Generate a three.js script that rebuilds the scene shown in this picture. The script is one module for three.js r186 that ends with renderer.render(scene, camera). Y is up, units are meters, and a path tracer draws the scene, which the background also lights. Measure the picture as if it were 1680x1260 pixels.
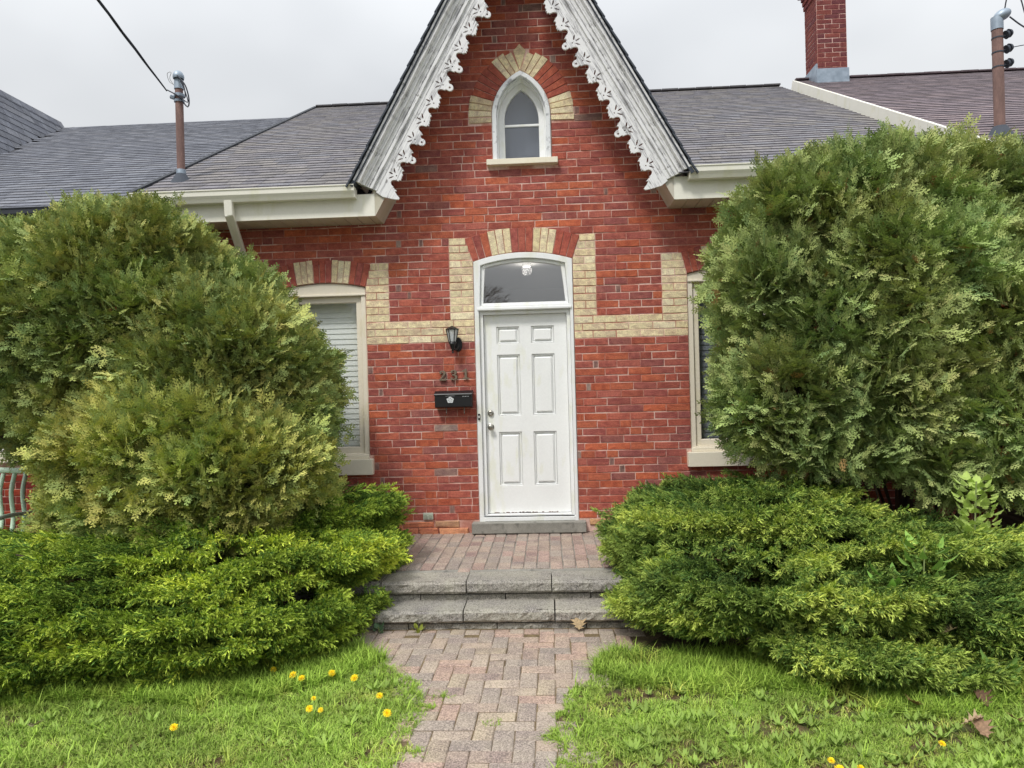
import * as THREE from 'three';
import { mergeGeometries } from 'three/addons/utils/BufferGeometryUtils.js';
import { RoundedBoxGeometry } from 'three/addons/geometries/RoundedBoxGeometry.js';
import { TextGeometry } from 'three/addons/geometries/TextGeometry.js';
import { FontLoader } from 'three/addons/loaders/FontLoader.js';

// ---------------------------------------------------------------- camera, sky, sun, exposure
const scene = new THREE.Scene();
const camera = new THREE.PerspectiveCamera(2 * Math.atan(630 / 1200) * 180 / Math.PI, 4 / 3, 0.05, 600);
camera.position.set(0, 1.785, 7.4);
camera.rotation.order = 'YXZ';
camera.rotation.set(0, 2.9 * Math.PI / 180, -1.5 * Math.PI / 180);

const renderer = new THREE.WebGLRenderer({ antialias: true });
renderer.setSize(1024, 768);
renderer.toneMapping = THREE.LinearToneMapping;
renderer.toneMappingExposure = 1.55;
renderer.shadowMap.enabled = true;
renderer.shadowMap.type = THREE.PCFSoftShadowMap;

function rng(seed) { let a = seed >>> 0; return () => { a = (a + 0x6D2B79F5) | 0; let t = Math.imul(a ^ (a >>> 15), 1 | a); t = (t + Math.imul(t ^ (t >>> 7), 61 | t)) ^ t; return ((t ^ (t >>> 14)) >>> 0) / 4294967296; }; }
const hash3 = (x, y, z) => { let h = Math.imul(x, 374761393) + Math.imul(y, 668265263) + Math.imul(z, 2147483647) | 0; h = Math.imul(h ^ (h >>> 13), 1274126177); return ((h ^ (h >>> 16)) >>> 0) / 4294967296; };
const sm = (t) => t * t * (3 - 2 * t), mix = (a, b, t) => a + (b - a) * t, clamp = (x, a = 0, b = 1) => Math.min(b, Math.max(a, x));
function noise3(x, y, z) {
  const i = Math.floor(x), j = Math.floor(y), k = Math.floor(z), u = sm(x - i), v = sm(y - j), w = sm(z - k), h = (a, b, c) => hash3(i + a, j + b, k + c);
  return mix(mix(mix(h(0, 0, 0), h(1, 0, 0), u), mix(h(0, 1, 0), h(1, 1, 0), u), v), mix(mix(h(0, 0, 1), h(1, 0, 1), u), mix(h(0, 1, 1), h(1, 1, 1), u), v), w);
}
function tnoise(u, v, px, py, s = 0) {          // value noise that tiles over u, v in 0..1
  const x = u * px, y = v * py, i = Math.floor(x), j = Math.floor(y), a = sm(x - i), b = sm(y - j);
  const h = (p, q) => hash3(((i + p) % px + px) % px, ((j + q) % py + py) % py, s);
  return mix(mix(h(0, 0), h(1, 0), a), mix(h(0, 1), h(1, 1), a), b);
}
const tfbm = (u, v, px, py, o = 4, s = 0) => { let t = 0, a = 0.5, n = 0; for (let i = 0; i < o; i++) { t += a * tnoise(u, v, px << i, py << i, s + i); n += a; a /= 2; } return t / n; };

{ // overcast sky, brighter towards the zenith, with soft cloud structure
  const W = 1024, H = 512, d = new Float32Array(W * H * 4);
  for (let r = 0; r < H; r++) for (let c = 0; c < W; c++) {
    const el = ((r + 0.5) / H - 0.5) * Math.PI, az = ((c + 0.5) / W - 0.5) * 2 * Math.PI, y = Math.sin(el), x = Math.cos(az) * Math.cos(el), z = Math.sin(az) * Math.cos(el);
    const k = 1 / (Math.max(y, 0) + 0.35);
    let n = 0, a = 0.5, f = 1.5; for (let i = 0; i < 5; i++) { n += a * noise3(x * k * f + 9, y * 2 + i * 7, z * k * f + 4); a /= 2; f *= 2; }
    n = (n / 0.97 - 0.5);
    const L = (0.20 + 0.98 * Math.max(y, 0)) * (1 + 0.8 * n) * (y < 0 ? 0.35 : 1), warm = n * 0.05, i = (r * W + c) * 4;
    d[i] = L * (0.955 + warm); d[i + 1] = L * (0.985 + warm * 0.5); d[i + 2] = L * (1.02 - warm * 0.6); d[i + 3] = 1;
  }
  const t = new THREE.DataTexture(d, W, H, THREE.RGBAFormat, THREE.FloatType);
  t.mapping = THREE.EquirectangularReflectionMapping; t.magFilter = t.minFilter = THREE.LinearFilter; t.needsUpdate = true;
  scene.background = t; scene.environment = t;
}
const sun = new THREE.DirectionalLight(new THREE.Color(1, 0.965, 0.91), 1.5);
sun.position.set(-5, 15, 9.5); sun.target.position.set(0, 0, 0);
sun.castShadow = true; sun.shadow.radius = 20; sun.shadow.mapSize.set(2048, 2048);
Object.assign(sun.shadow.camera, { left: -14, right: 14, top: 14, bottom: -14, near: 1, far: 60 });
scene.add(sun, sun.target);

// ---------------------------------------------------------------- helpers
const srgb = (r, g, b) => new THREE.Color().setRGB(r / 255, g / 255, b / 255, THREE.SRGBColorSpace);
function tex(size, fn, repeat = 1, color = true, h = size) {
  const d = new Uint8Array(size * h * 4);
  for (let y = 0; y < h; y++) for (let x = 0; x < size; x++) { const c = fn((x + 0.5) / size, (y + 0.5) / h), i = (y * size + x) * 4; for (let k = 0; k < 3; k++) d[i + k] = clamp(Array.isArray(c) ? c[k] : c) * 255; d[i + 3] = 255; }
  const t = new THREE.DataTexture(d, size, h); t.wrapS = t.wrapT = THREE.RepeatWrapping; t.magFilter = THREE.LinearFilter; t.minFilter = THREE.LinearMipmapLinearFilter; t.generateMipmaps = true;
  if (color) t.colorSpace = THREE.SRGBColorSpace; t.repeat.set(repeat, repeat); t.needsUpdate = true; return t;
}
const std = (o) => new THREE.MeshStandardMaterial({ roughness: 0.85, ...o });
const phys = (o) => new THREE.MeshPhysicalMaterial({ roughness: 0.85, ...o });
const used = {};
const numbered = (n) => { used[n] = (used[n] ?? -1) + 1; return used[n] ? n + '_' + String(used[n]).padStart(3, '0') : n; };
function mesh(name, g, m, parent) { const o = new THREE.Mesh(g, m); o.name = parent ? name : numbered(name); o.castShadow = o.receiveShadow = true; (parent ?? scene).add(o); return o; }
function thing(name, label, category, pos = [0, 0, 0], group) { const o = new THREE.Group(); o.name = numbered(name); o.position.set(...pos); o.userData = { label, category }; if (group) o.userData.group = group; scene.add(o); return o; }
const tag = (o, label, category, group) => { Object.assign(o.userData, { label, category }); if (group) o.userData.group = group; return o; };
const structure = (o, label) => { o.userData.kind = 'structure'; if (label) o.userData.label = label; return o; };
function boxuv(g) {                               // uv in metres by the dominant face direction
  if (g.index) g = g.toNonIndexed();
  const p = g.attributes.position, n = g.attributes.normal, uv = new Float32Array(p.count * 2);
  for (let i = 0; i < p.count; i++) { const a = Math.abs(n.getX(i)), b = Math.abs(n.getY(i)), c = Math.abs(n.getZ(i)); const [u, v] = a > b && a > c ? [p.getZ(i), p.getY(i)] : b > c ? [p.getX(i), p.getZ(i)] : [p.getX(i), p.getY(i)]; uv[i * 2] = u; uv[i * 2 + 1] = v; }
  g.setAttribute('uv', new THREE.BufferAttribute(uv, 2)); return g;
}
function bx(x0, x1, y0, y1, z0, z1, r = 0) { const w = x1 - x0, h = y1 - y0, d = z1 - z0; const g = r ? new RoundedBoxGeometry(w, h, d, 1, Math.min(r, w / 2.01, h / 2.01, d / 2.01)) : new THREE.BoxGeometry(w, h, d); g.translate((x0 + x1) / 2, (y0 + y1) / 2, (z0 + z1) / 2); return boxuv(g); }
function merge(list) { const l = list.map((g) => { g = g.index ? g.toNonIndexed() : g; for (const k of Object.keys(g.attributes)) if (!['position', 'normal', 'uv', 'color'].includes(k)) g.deleteAttribute(k); return g; }); return mergeGeometries(l); }
function paint(g, c) { const n = g.attributes.position.count, a = new Float32Array(n * 3); for (let i = 0; i < n; i++) a.set([c.r, c.g, c.b], i * 3); g.setAttribute('color', new THREE.BufferAttribute(a, 3)); return g; }
function extr(shape, z0, z1, bevel = 0, seg = 12) { const g = new THREE.ExtrudeGeometry(shape, { depth: z1 - z0 - 2 * bevel, bevelEnabled: bevel > 0, bevelSize: bevel, bevelOffset: -bevel, bevelThickness: bevel, bevelSegments: 1, curveSegments: seg }); g.translate(0, 0, z0 + bevel); return boxuv(g); }
function poly(pts) { const s = new THREE.Shape(); pts.forEach(([x, y], i) => (i ? s.lineTo(x, y) : s.moveTo(x, y))); s.closePath(); return s; }
const rectPts = (x0, x1, y0, y1) => [[x0, y0], [x1, y0], [x1, y1], [x0, y1]];
function hole(s, pts) { const h = new THREE.Path(); [...pts].reverse().forEach(([x, y], i) => (i ? h.lineTo(x, y) : h.moveTo(x, y))); h.closePath(); s.holes.push(h); return s; }
function tube(pts, r, seg = 24, rad = 8) { return new THREE.TubeGeometry(new THREE.CatmullRomCurve3(pts.map((p) => new THREE.Vector3(...p))), seg, r, rad, false); }
function tris(pos) { const g = new THREE.BufferGeometry(); g.setAttribute('position', new THREE.Float32BufferAttribute(pos, 3)); g.computeVertexNormals(); return g; }
const V = (x, y, z) => new THREE.Vector3(x, y, z);

// ---------------------------------------------------------------- materials
const fineBump = tex(256, (u, v) => 0.5 * tfbm(u, v, 32, 32, 3, 3) + 0.5 * tfbm(u, v, 8, 8, 3, 9), 1, false);
const brickMap = tex(512, (u, v) => { const a = tfbm(u, v, 10, 14, 5, 1), b = tnoise(u, v, 90, 90, 5), c = tfbm(u, v, 24, 40, 3, 12); let t = 0.90 + 0.26 * (a - 0.5) + 0.14 * (b - 0.5); if (c > 0.66) t += 0.06; return [t, t * (0.99 + 0.1 * (a - 0.5)), t]; }, 1 / 0.6);
const brickBump = tex(512, (u, v) => 0.6 * tfbm(u, v, 16, 24, 4, 21) + 0.4 * tnoise(u, v, 128, 128, 2), 1 / 0.6, false);
const mBrick = phys({ vertexColors: true, map: brickMap, bumpMap: brickBump, bumpScale: 0.005, roughness: 0.96, specularIntensity: 0.35 });
const mMortar = std({ map: tex(512, (u, v) => { const a = tfbm(u, v, 12, 12, 4, 2), b = tnoise(u, v, 150, 150, 4), k = clamp((a - 0.42) * 5); return [mix(0.86, 0.72, k) + 0.08 * (b - 0.5), mix(0.73, 0.50, k) + 0.08 * (b - 0.5), mix(0.68, 0.44, k) + 0.08 * (b - 0.5)]; }, 1 / 1.7), bumpMap: fineBump, bumpScale: 0.003, roughness: 0.95 });
const grain = (s, k) => tex(512, (u, v) => { const a = tnoise(u, v, 256, 256, s), b = tnoise(u, v, 128, 128, s + 1), c = tfbm(u, v, 5, 5, 4, s + 2); let t = 0.86 + k * (a - 0.5) + k * 0.7 * (b - 0.5) + 0.32 * (c - 0.5); return [t, t * (1 + 0.03 * (c - 0.5)), t * (1 - 0.08 * (c - 0.5))]; }, 1 / 0.8);
const mPaver = std({ vertexColors: true, map: grain(31, 0.42), bumpMap: tex(256, (u, v) => tnoise(u, v, 128, 128, 8), 2.2, false), bumpScale: 0.003, roughness: 0.92 });
const mStone = std({ vertexColors: true, map: grain(41, 0.5), bumpMap: tex(256, (u, v) => 0.5 * tnoise(u, v, 100, 100, 8) + 0.5 * tfbm(u, v, 12, 12, 3, 9), 2.2, false), bumpScale: 0.005, roughness: 0.92 });
const shingleMap = tex(512, (u, v) => { const a = tnoise(u, v, 230, 230, 51), b = tfbm(u, v, 14, 9, 3, 52), c = tfbm(u, v, 3, 3, 3, 57), t = 0.86 + 0.36 * (a - 0.5) + 0.24 * (b - 0.5) + 0.14 * (c - 0.5); return [t, t, t * 1.01]; }, 1 / 1.3);
const mShingle = std({ vertexColors: true, map: shingleMap, bumpMap: fineBump, bumpScale: 0.003, roughness: 0.95 });
const mDeck = std({ color: srgb(52, 52, 58), roughness: 0.95 });
const mDarkEdge = std({ color: srgb(64, 70, 80), roughness: 0.8, bumpMap: fineBump, bumpScale: 0.004 });
const paintWear = tex(1024, (u, v) => {            // white paint weathered off along the grain of the board (u runs along it)
  const streak = tfbm(u, v, 7, 90, 4, 61), blot = tfbm(u, v, 40, 34, 4, 62), fine = tnoise(u, v, 36, 420, 63), big = tfbm(u, v, 6, 9, 3, 66);
  const k = clamp((streak * 0.75 + fine * 0.35 + big * 0.35 - 0.70) * 4.5), d = clamp((blot * 0.62 + streak * 0.4 + fine * 0.2 - 0.735) * 9);
  return [mix(mix(0.90, 0.70, k), 0.50, d * 0.8), mix(mix(0.90, 0.70, k), 0.49, d * 0.8), mix(mix(0.905, 0.71, k), 0.49, d * 0.8)];
}, 1 / 1.1);
const mWorn = std({ map: paintWear, bumpMap: tex(512, (u, v) => 0.6 * tfbm(u, v, 6, 110, 3, 61) + 0.4 * tfbm(u, v, 26, 18, 4, 62), 1 / 1.1, false), bumpScale: 0.004, roughness: 0.75 });
const softDirt = (r, g, b, s) => tex(256, (u, v) => { const a = tfbm(u, v, 4, 4, 4, s), q = tnoise(u, v, 90, 90, s + 4), st = clamp((tfbm(u, v, 9, 3, 4, s + 7) - 0.62) * 5); const t = 0.97 + 0.035 * (a - 0.5) + 0.02 * (q - 0.5) - 0.035 * st; return [r * t, g * t, b * t * (1 - 0.05 * st)]; }, 1 / 0.9);
const mWhite = phys({ map: softDirt(0.97, 0.975, 0.975, 71), roughness: 0.42, bumpMap: fineBump, bumpScale: 0.0006 });
const mDoor = phys({ map: softDirt(0.985, 0.99, 0.985, 72), roughness: 0.38, bumpMap: fineBump, bumpScale: 0.0005 });
const mCream = phys({ map: softDirt(0.95, 0.915, 0.84, 73), roughness: 0.5, bumpMap: fineBump, bumpScale: 0.0006 });
const mGutter = phys({ map: softDirt(0.95, 0.94, 0.89, 74), roughness: 0.45 });
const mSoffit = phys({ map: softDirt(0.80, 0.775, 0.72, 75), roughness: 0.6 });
const mSill = std({ map: softDirt(0.965, 0.935, 0.855, 76), bumpMap: fineBump, bumpScale: 0.0015, roughness: 0.8 });
const mGlass = phys({ color: 0xffffff, transmission: 1, roughness: 0.015, ior: 1.65, thickness: 0 });
const mDarkGutter = phys({ color: srgb(48, 52, 60), roughness: 0.5 });
const mBlack = phys({ color: srgb(24, 25, 28), roughness: 0.42, bumpMap: fineBump, bumpScale: 0.0008 });
const mNickel = std({ color: srgb(176, 172, 164), metalness: 1, roughness: 0.3 });
const mSteel = std({ color: srgb(122, 118, 110), metalness: 0.85, roughness: 0.45 });
const mGalv = std({ map: tex(128, (u, v) => { const a = tfbm(u, v, 8, 8, 3, 81); return [0.52 + 0.16 * a, 0.57 + 0.16 * a, 0.62 + 0.16 * a]; }, 2), metalness: 0.5, roughness: 0.5 });
const mRust = std({ map: tex(256, (u, v) => { const a = tfbm(u, v, 6, 9, 5, 91), b = tnoise(u, v, 70, 70, 92); return [0.46 + 0.2 * (a - 0.5) + 0.06 * b, 0.36 + 0.16 * (a - 0.5) + 0.05 * b, 0.34 + 0.14 * (a - 0.5) + 0.04 * b]; }, 1), roughness: 0.8, bumpMap: fineBump, bumpScale: 0.002 });
const mWire = std({ color: srgb(46, 50, 60), roughness: 0.7 });
const mFound = std({ vertexColors: true, map: brickMap, bumpMap: brickBump, bumpScale: 0.008, roughness: 0.92 });
const mConcrete = std({ map: tex(512, (u, v) => { const a = tfbm(u, v, 5, 5, 5, 95), b = tnoise(u, v, 150, 150, 96), c = clamp((tfbm(u, v, 12, 7, 4, 97) - 0.58) * 5), t = 0.56 + 0.22 * (a - 0.5) + 0.08 * (b - 0.5) - 0.12 * c; return [t, t * 0.985, t * 0.93]; }, 1 / 0.7), bumpMap: fineBump, bumpScale: 0.003, roughness: 0.9 });
const mInside = std({ color: srgb(196, 196, 192), roughness: 0.9 });
const mCurtain = std({ color: srgb(126, 134, 148), roughness: 0.95 });

// ================================================================ SETTING
structure(mesh('ground', new THREE.PlaneGeometry(400, 400).rotateX(-Math.PI / 2).translate(0, -0.06, 0), std({ color: srgb(122, 118, 108), roughness: 0.95 })));
const mSoil = std({ map: tex(512, (u, v) => { const a = tfbm(u, v, 10, 10, 5, 101), b = tnoise(u, v, 200, 200, 102), g = clamp((tfbm(u, v, 16, 16, 3, 103) - 0.42) * 3); return [mix(0.34, 0.27, g) + 0.22 * (a - 0.5) + 0.1 * (b - 0.5), mix(0.27, 0.33, g) + 0.2 * (a - 0.5) + 0.1 * (b - 0.5), mix(0.18, 0.13, g) + 0.12 * (a - 0.5) + 0.06 * (b - 0.5)]; }, 1 / 1.2), bumpMap: fineBump, bumpScale: 0.02, roughness: 1 });
structure(mesh('front_yard', boxuv(new THREE.PlaneGeometry(24, 6.6).rotateX(-Math.PI / 2).translate(0, -0.012, 3.3)), mSoil), 'soil of the front yard');
structure(mesh('sidewalk', bx(-30, 30, -0.05, -0.004, 6.62, 8.4), mConcrete));
structure(mesh('road', new THREE.PlaneGeometry(120, 7).rotateX(-Math.PI / 2).translate(0, -0.05, 13), std({ color: 0x4a4a4c, roughness: 0.95 })));

const PL = [[2.0, -1.62], [2.40, -1.36], [2.93, -0.99], [3.28, -0.79], [3.65, -0.80], [4.0, -0.79], [9, -0.79]], PR = [[2.0, 0.78], [2.44, 0.46], [2.86, 0.27], [3.29, 0.07], [3.65, 0.03], [4.0, 0.08], [9, 0.08]];
const lerpT = (T, z) => { for (let i = 1; i < T.length; i++) if (z <= T[i][0]) { const [a, b] = [T[i - 1], T[i]]; return mix(a[1], b[1], clamp((z - a[0]) / (b[0] - a[0]))); } return T[T.length - 1][1]; };
const onPath = (x, z, m = 0) => z > 2.0 && x > lerpT(PL, z) - m && x < lerpT(PR, z) + m;

// a brick-like block, chamfered at the front (+z) edges, open at the back; w,h,d metres, front at z = 0
function chamfer(w, h, d, c, r, wob = 0) {
  const j = () => (r() - 0.5) * wob, W = w / 2, H = h / 2, out = [[-W + j(), -H + j()], [W + j(), -H + j()], [W + j(), H + j()], [-W + j(), H + j()]], inn = out.map(([x, y]) => [x - Math.sign(x) * c, y - Math.sign(y) * c]), P = [];
  const q = (a, b, e, f) => P.push(...a, ...b, ...e, ...a, ...e, ...f), zs = [j(), j(), j(), j()].map((x) => x * 0.6);
  const F = inn.map(([x, y], i) => [x, y, zs[i]]), M = out.map(([x, y]) => [x, y, -c * 0.9]), B = out.map(([x, y]) => [x, y, -d]);
  q(F[0], F[1], F[2], F[3]);
  for (let i = 0; i < 4; i++) { const k = (i + 1) % 4; q(M[i], M[k], F[k], F[i]); q(B[i], B[k], M[k], M[i]); }
  const g = tris(P); boxuv(g); const ou = r() * 7, ov = r() * 7, uv = g.attributes.uv; for (let i = 0; i < uv.count; i++) uv.setXY(i, uv.getX(i) + ou, uv.getY(i) + ov);
  return g;
}
const variants = (n, fn) => Array.from({ length: n }, (_, i) => fn(i));
const pick = (r, a) => a[Math.floor(r() * a.length)];
function placed(g, m) { return g.clone().applyMatrix4(m); }

{ // pavers of the path (herringbone) and of the landing
  const r = rng(11), tones = [[182, 166, 150], [188, 172, 156], [174, 162, 150], [192, 168, 150], [194, 160, 144], [170, 160, 150], [184, 170, 158], [190, 174, 150], [178, 158, 144]];
  const vs = variants(36, (i) => paint(chamfer(0.104, 0.208, 0.06, 0.006, r, 0.004).rotateX(-Math.PI / 2), srgb(...tones[i % 9]).lerp(srgb(188, 170, 154), 0.45).multiplyScalar(0.98 + 0.14 * r())));
  const bed = structure(mesh('path', extr(poly([...PL.map(([z, x]) => [x - 0.12, -Math.min(z, 6.6)]), ...[...PR].reverse().map(([z, x]) => [x + 0.12, -Math.min(z, 6.6)])]), -0.05, 0).rotateX(-Math.PI / 2).translate(0, -0.009, 0), std({ map: tex(256, (u, v) => { const a = tfbm(u, v, 8, 8, 4, 111), b = tnoise(u, v, 120, 120, 112); return [0.42 + 0.25 * (a - 0.5) + 0.16 * (b - 0.5), 0.36 + 0.24 * (a - 0.5) + 0.15 * (b - 0.5), 0.26 + 0.2 * (a - 0.5) + 0.1 * (b - 0.5)]; }, 1.5), roughness: 1, bumpMap: fineBump, bumpScale: 0.01 })), 'narrow path of worn pinkish herringbone pavers');
  const a = 0.107, X0 = -1.72, Z0 = 2.13;
  for (let i = 0; i < 26; i++) for (let k = 0; k < 42; k++) {
    const mm = (((i - k) % 4) + 4) % 4; if (mm !== 0 && mm !== 2) continue;
    const H = mm === 0, cx = X0 + (H ? (i + 1) : (i + 0.5)) * a, cz = Z0 + (H ? k + 0.5 : k) * a;
    if (!onPath(cx, cz, 0.02 + 0.05 * r()) || cz > 6.5 || cz < Z0 + 0.05) continue;
    const o = mesh('paver', pick(r, vs), mPaver, bed);
    o.position.set(cx + (r() - 0.5) * 0.004, -0.002 + 0.008 * (r() - 0.5), cz + (r() - 0.5) * 0.004); o.rotation.set((r() - 0.5) * 0.03, (H ? Math.PI / 2 : 0) + (r() - 0.5) * 0.03, (r() - 0.5) * 0.03);
  }
  for (let i = 0; i < 22; i++) { const cx = X0 + 0.05 + i * 0.107; if (!onPath(cx, 2.2, 0.05)) continue; const o = mesh('paver', pick(r, vs), mPaver, bed); o.scale.z = 0.45; o.position.set(cx, -0.003 + 0.006 * (r() - 0.5), 2.125); }
  const land = structure(mesh('landing', bx(-2.1, 1.25, -0.02, 0.274, 0.0, 1.62), mConcrete), 'raised paved landing in front of the door');
  const lt = [[182, 164, 151], [187, 167, 153], [178, 162, 151], [190, 168, 154], [192, 165, 153], [182, 168, 157]];
  const lv = variants(24, (i) => paint(chamfer(0.1, 0.2, 0.05, 0.006, r, 0.005).rotateX(-Math.PI / 2), srgb(...lt[i % 6]).multiplyScalar(0.9 + 0.28 * r())));
  for (let c = 0; c < 30; c++) { const slip = (r() - 0.5) * 0.03 + (c % 2) * 0.012; for (let k = -1; k < 8; k++) {
    const z = 0.10 + k * 0.2055 + slip; if (z > 1.53 || z < 0.08) continue; const o = mesh('paver', pick(r, lv), mPaver, land);
    o.position.set(-2.02 + c * 0.1075 + (r() - 0.5) * 0.003, 0.284 + (r() - 0.5) * 0.006, z); o.rotation.set((r() - 0.5) * 0.02, (r() - 0.5) * 0.02 + 0.012, (r() - 0.5) * 0.03);
  } }
  // steps
  const steps = thing('front_steps', 'two grey split faced concrete block steps up to the landing', 'steps', [0, 0, 0]);
  const sgs = [[160, 155, 145], [166, 160, 150], [156, 151, 142], [170, 165, 156]];
  function cap(name, x0, x1, y0, y1, z0, z1, tone, rough) {
    const w = x1 - x0, h = y1 - y0, d = z1 - z0, g = new THREE.BoxGeometry(w, h, d, 26, 5, 10), p = g.attributes.position, s = r() * 50;
    for (let i = 0; i < p.count; i++) {
      let x = p.getX(i), y = p.getY(i), z = p.getZ(i); const front = clamp((z / (d / 2) - 0.85) / 0.15), top = y > h / 2 - 0.001;
      const n = noise3(x * 26 + s, y * 40, s), n2 = noise3(x * 80 + s, y * 90, s + 3);
      if (front > 0.99) z += rough * ((n - 0.6) * 1.0 + (n2 - 0.5) * 0.55) - (top ? 0.022 : 0);
      if (top && front > 0.99) y -= 0.004 + 0.008 * n;
      if (y < -h / 2 + 0.001 && front > 0.99) z -= 0.012 + 0.01 * n2;
      if (top && front < 0.5) y += 0.003 * (n2 - 0.5);
      p.setXYZ(i, x, y, z);
    }
    g.computeVertexNormals(); let q = g.toNonIndexed(); q.computeVertexNormals(); q.translate((x0 + x1) / 2, (y0 + y1) / 2, (z0 + z1) / 2); q = paint(boxuv(q), srgb(...tone).multiplyScalar(0.95 + 0.25 * r())); mesh(name, q, mStone, steps);
  }
  const J = [-1.985, -1.33, -0.673, -0.02, 0.635, 1.25];
  for (let i = 0; i < 5; i++) {
    cap('cap_stone', J[i] + 0.004, J[i + 1] - 0.004, 0.192, 0.287 + (r() - 0.5) * 0.006, 1.555, 1.845 + (r() - 0.5) * 0.014, sgs[i % 4], 0.02);
    const o = i === 3 ? 0.018 : 0.0; cap('cap_stone', J[i] + 0.006 + o, J[i + 1] - 0.004 + (i === 2 ? 0.018 : 0), 0.046, 0.134 + (r() - 0.5) * 0.006, 1.79, 2.085 + (r() - 0.5) * 0.014, sgs[(i + 2) % 4], 0.02);
    cap('riser_stone', J[i] + 0.25, J[i + 1] + 0.242, -0.03, 0.044, 1.8, 2.045, sgs[(i + 1) % 4], 0.016);
    cap('riser_stone', J[i] + 0.3, J[i + 1] + 0.292, 0.1, 0.19, 1.56, 1.80, sgs[(i + 3) % 4], 0.014);
  }
}

// ================================================================ THE COTTAGE
const XA = -0.224, YA = 6.655, SL = 1.8, TH = Math.atan(SL);            // gable apex and pitch
const ROOF = (z) => 3.72 + 0.519 * (0.45 - z);                            // front slope of the main roof
const C = 0.0755, Y0 = 2.225;                                             // brick course height, foot of the buff band
const segArch = (xc, half, spring, rise, ring) => { const R = (half * half + rise * rise) / (2 * rise); return { xc, half, spring, rise, ring, R, cy: spring + rise - R, a0: Math.asin(half / R) }; };
const dArch = segArch(-0.2365, 0.5045, 3.035, 0.083, 0.245), lArch = segArch(-2.293, 0.443, 2.815, 0.055, 0.235), rArch = segArch(1.848, 0.443, 2.845, 0.055, 0.235);
const arcTop = (A, n = 16, inset = 0) => Array.from({ length: n + 1 }, (_, i) => { const a = mix(A.a0, -A.a0, i / n) * (1 - inset / A.half); return [A.xc + (A.R - inset) * Math.sin(a), A.cy + (A.R - inset) * Math.cos(a)]; });
const archOpening = (A, y0, inset = 0) => [[A.xc - A.half + inset, y0 + inset], [A.xc + A.half - inset, y0 + inset], ...arcTop(A, 16, inset)];
const GX = -0.212, GH = 0.298, GS = 4.50, GR = 0.489;                       // pointed attic window: centre, half width, spring, radius
function gothic(inset, y0) { const R = GR - inset, cx = GR - GH, a1 = Math.acos(cx / R), pts = [[GX - GH + inset, y0], [GX + GH - inset, y0]]; for (let i = 0; i <= 12; i++) { const a = a1 * i / 12; pts.push([GX - cx + R * Math.cos(a), GS + R * Math.sin(a)]); } for (let i = 11; i >= 0; i--) { const a = a1 * i / 12; pts.push([GX + cx - R * Math.cos(a), GS + R * Math.sin(a)]); } return pts; }

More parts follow.
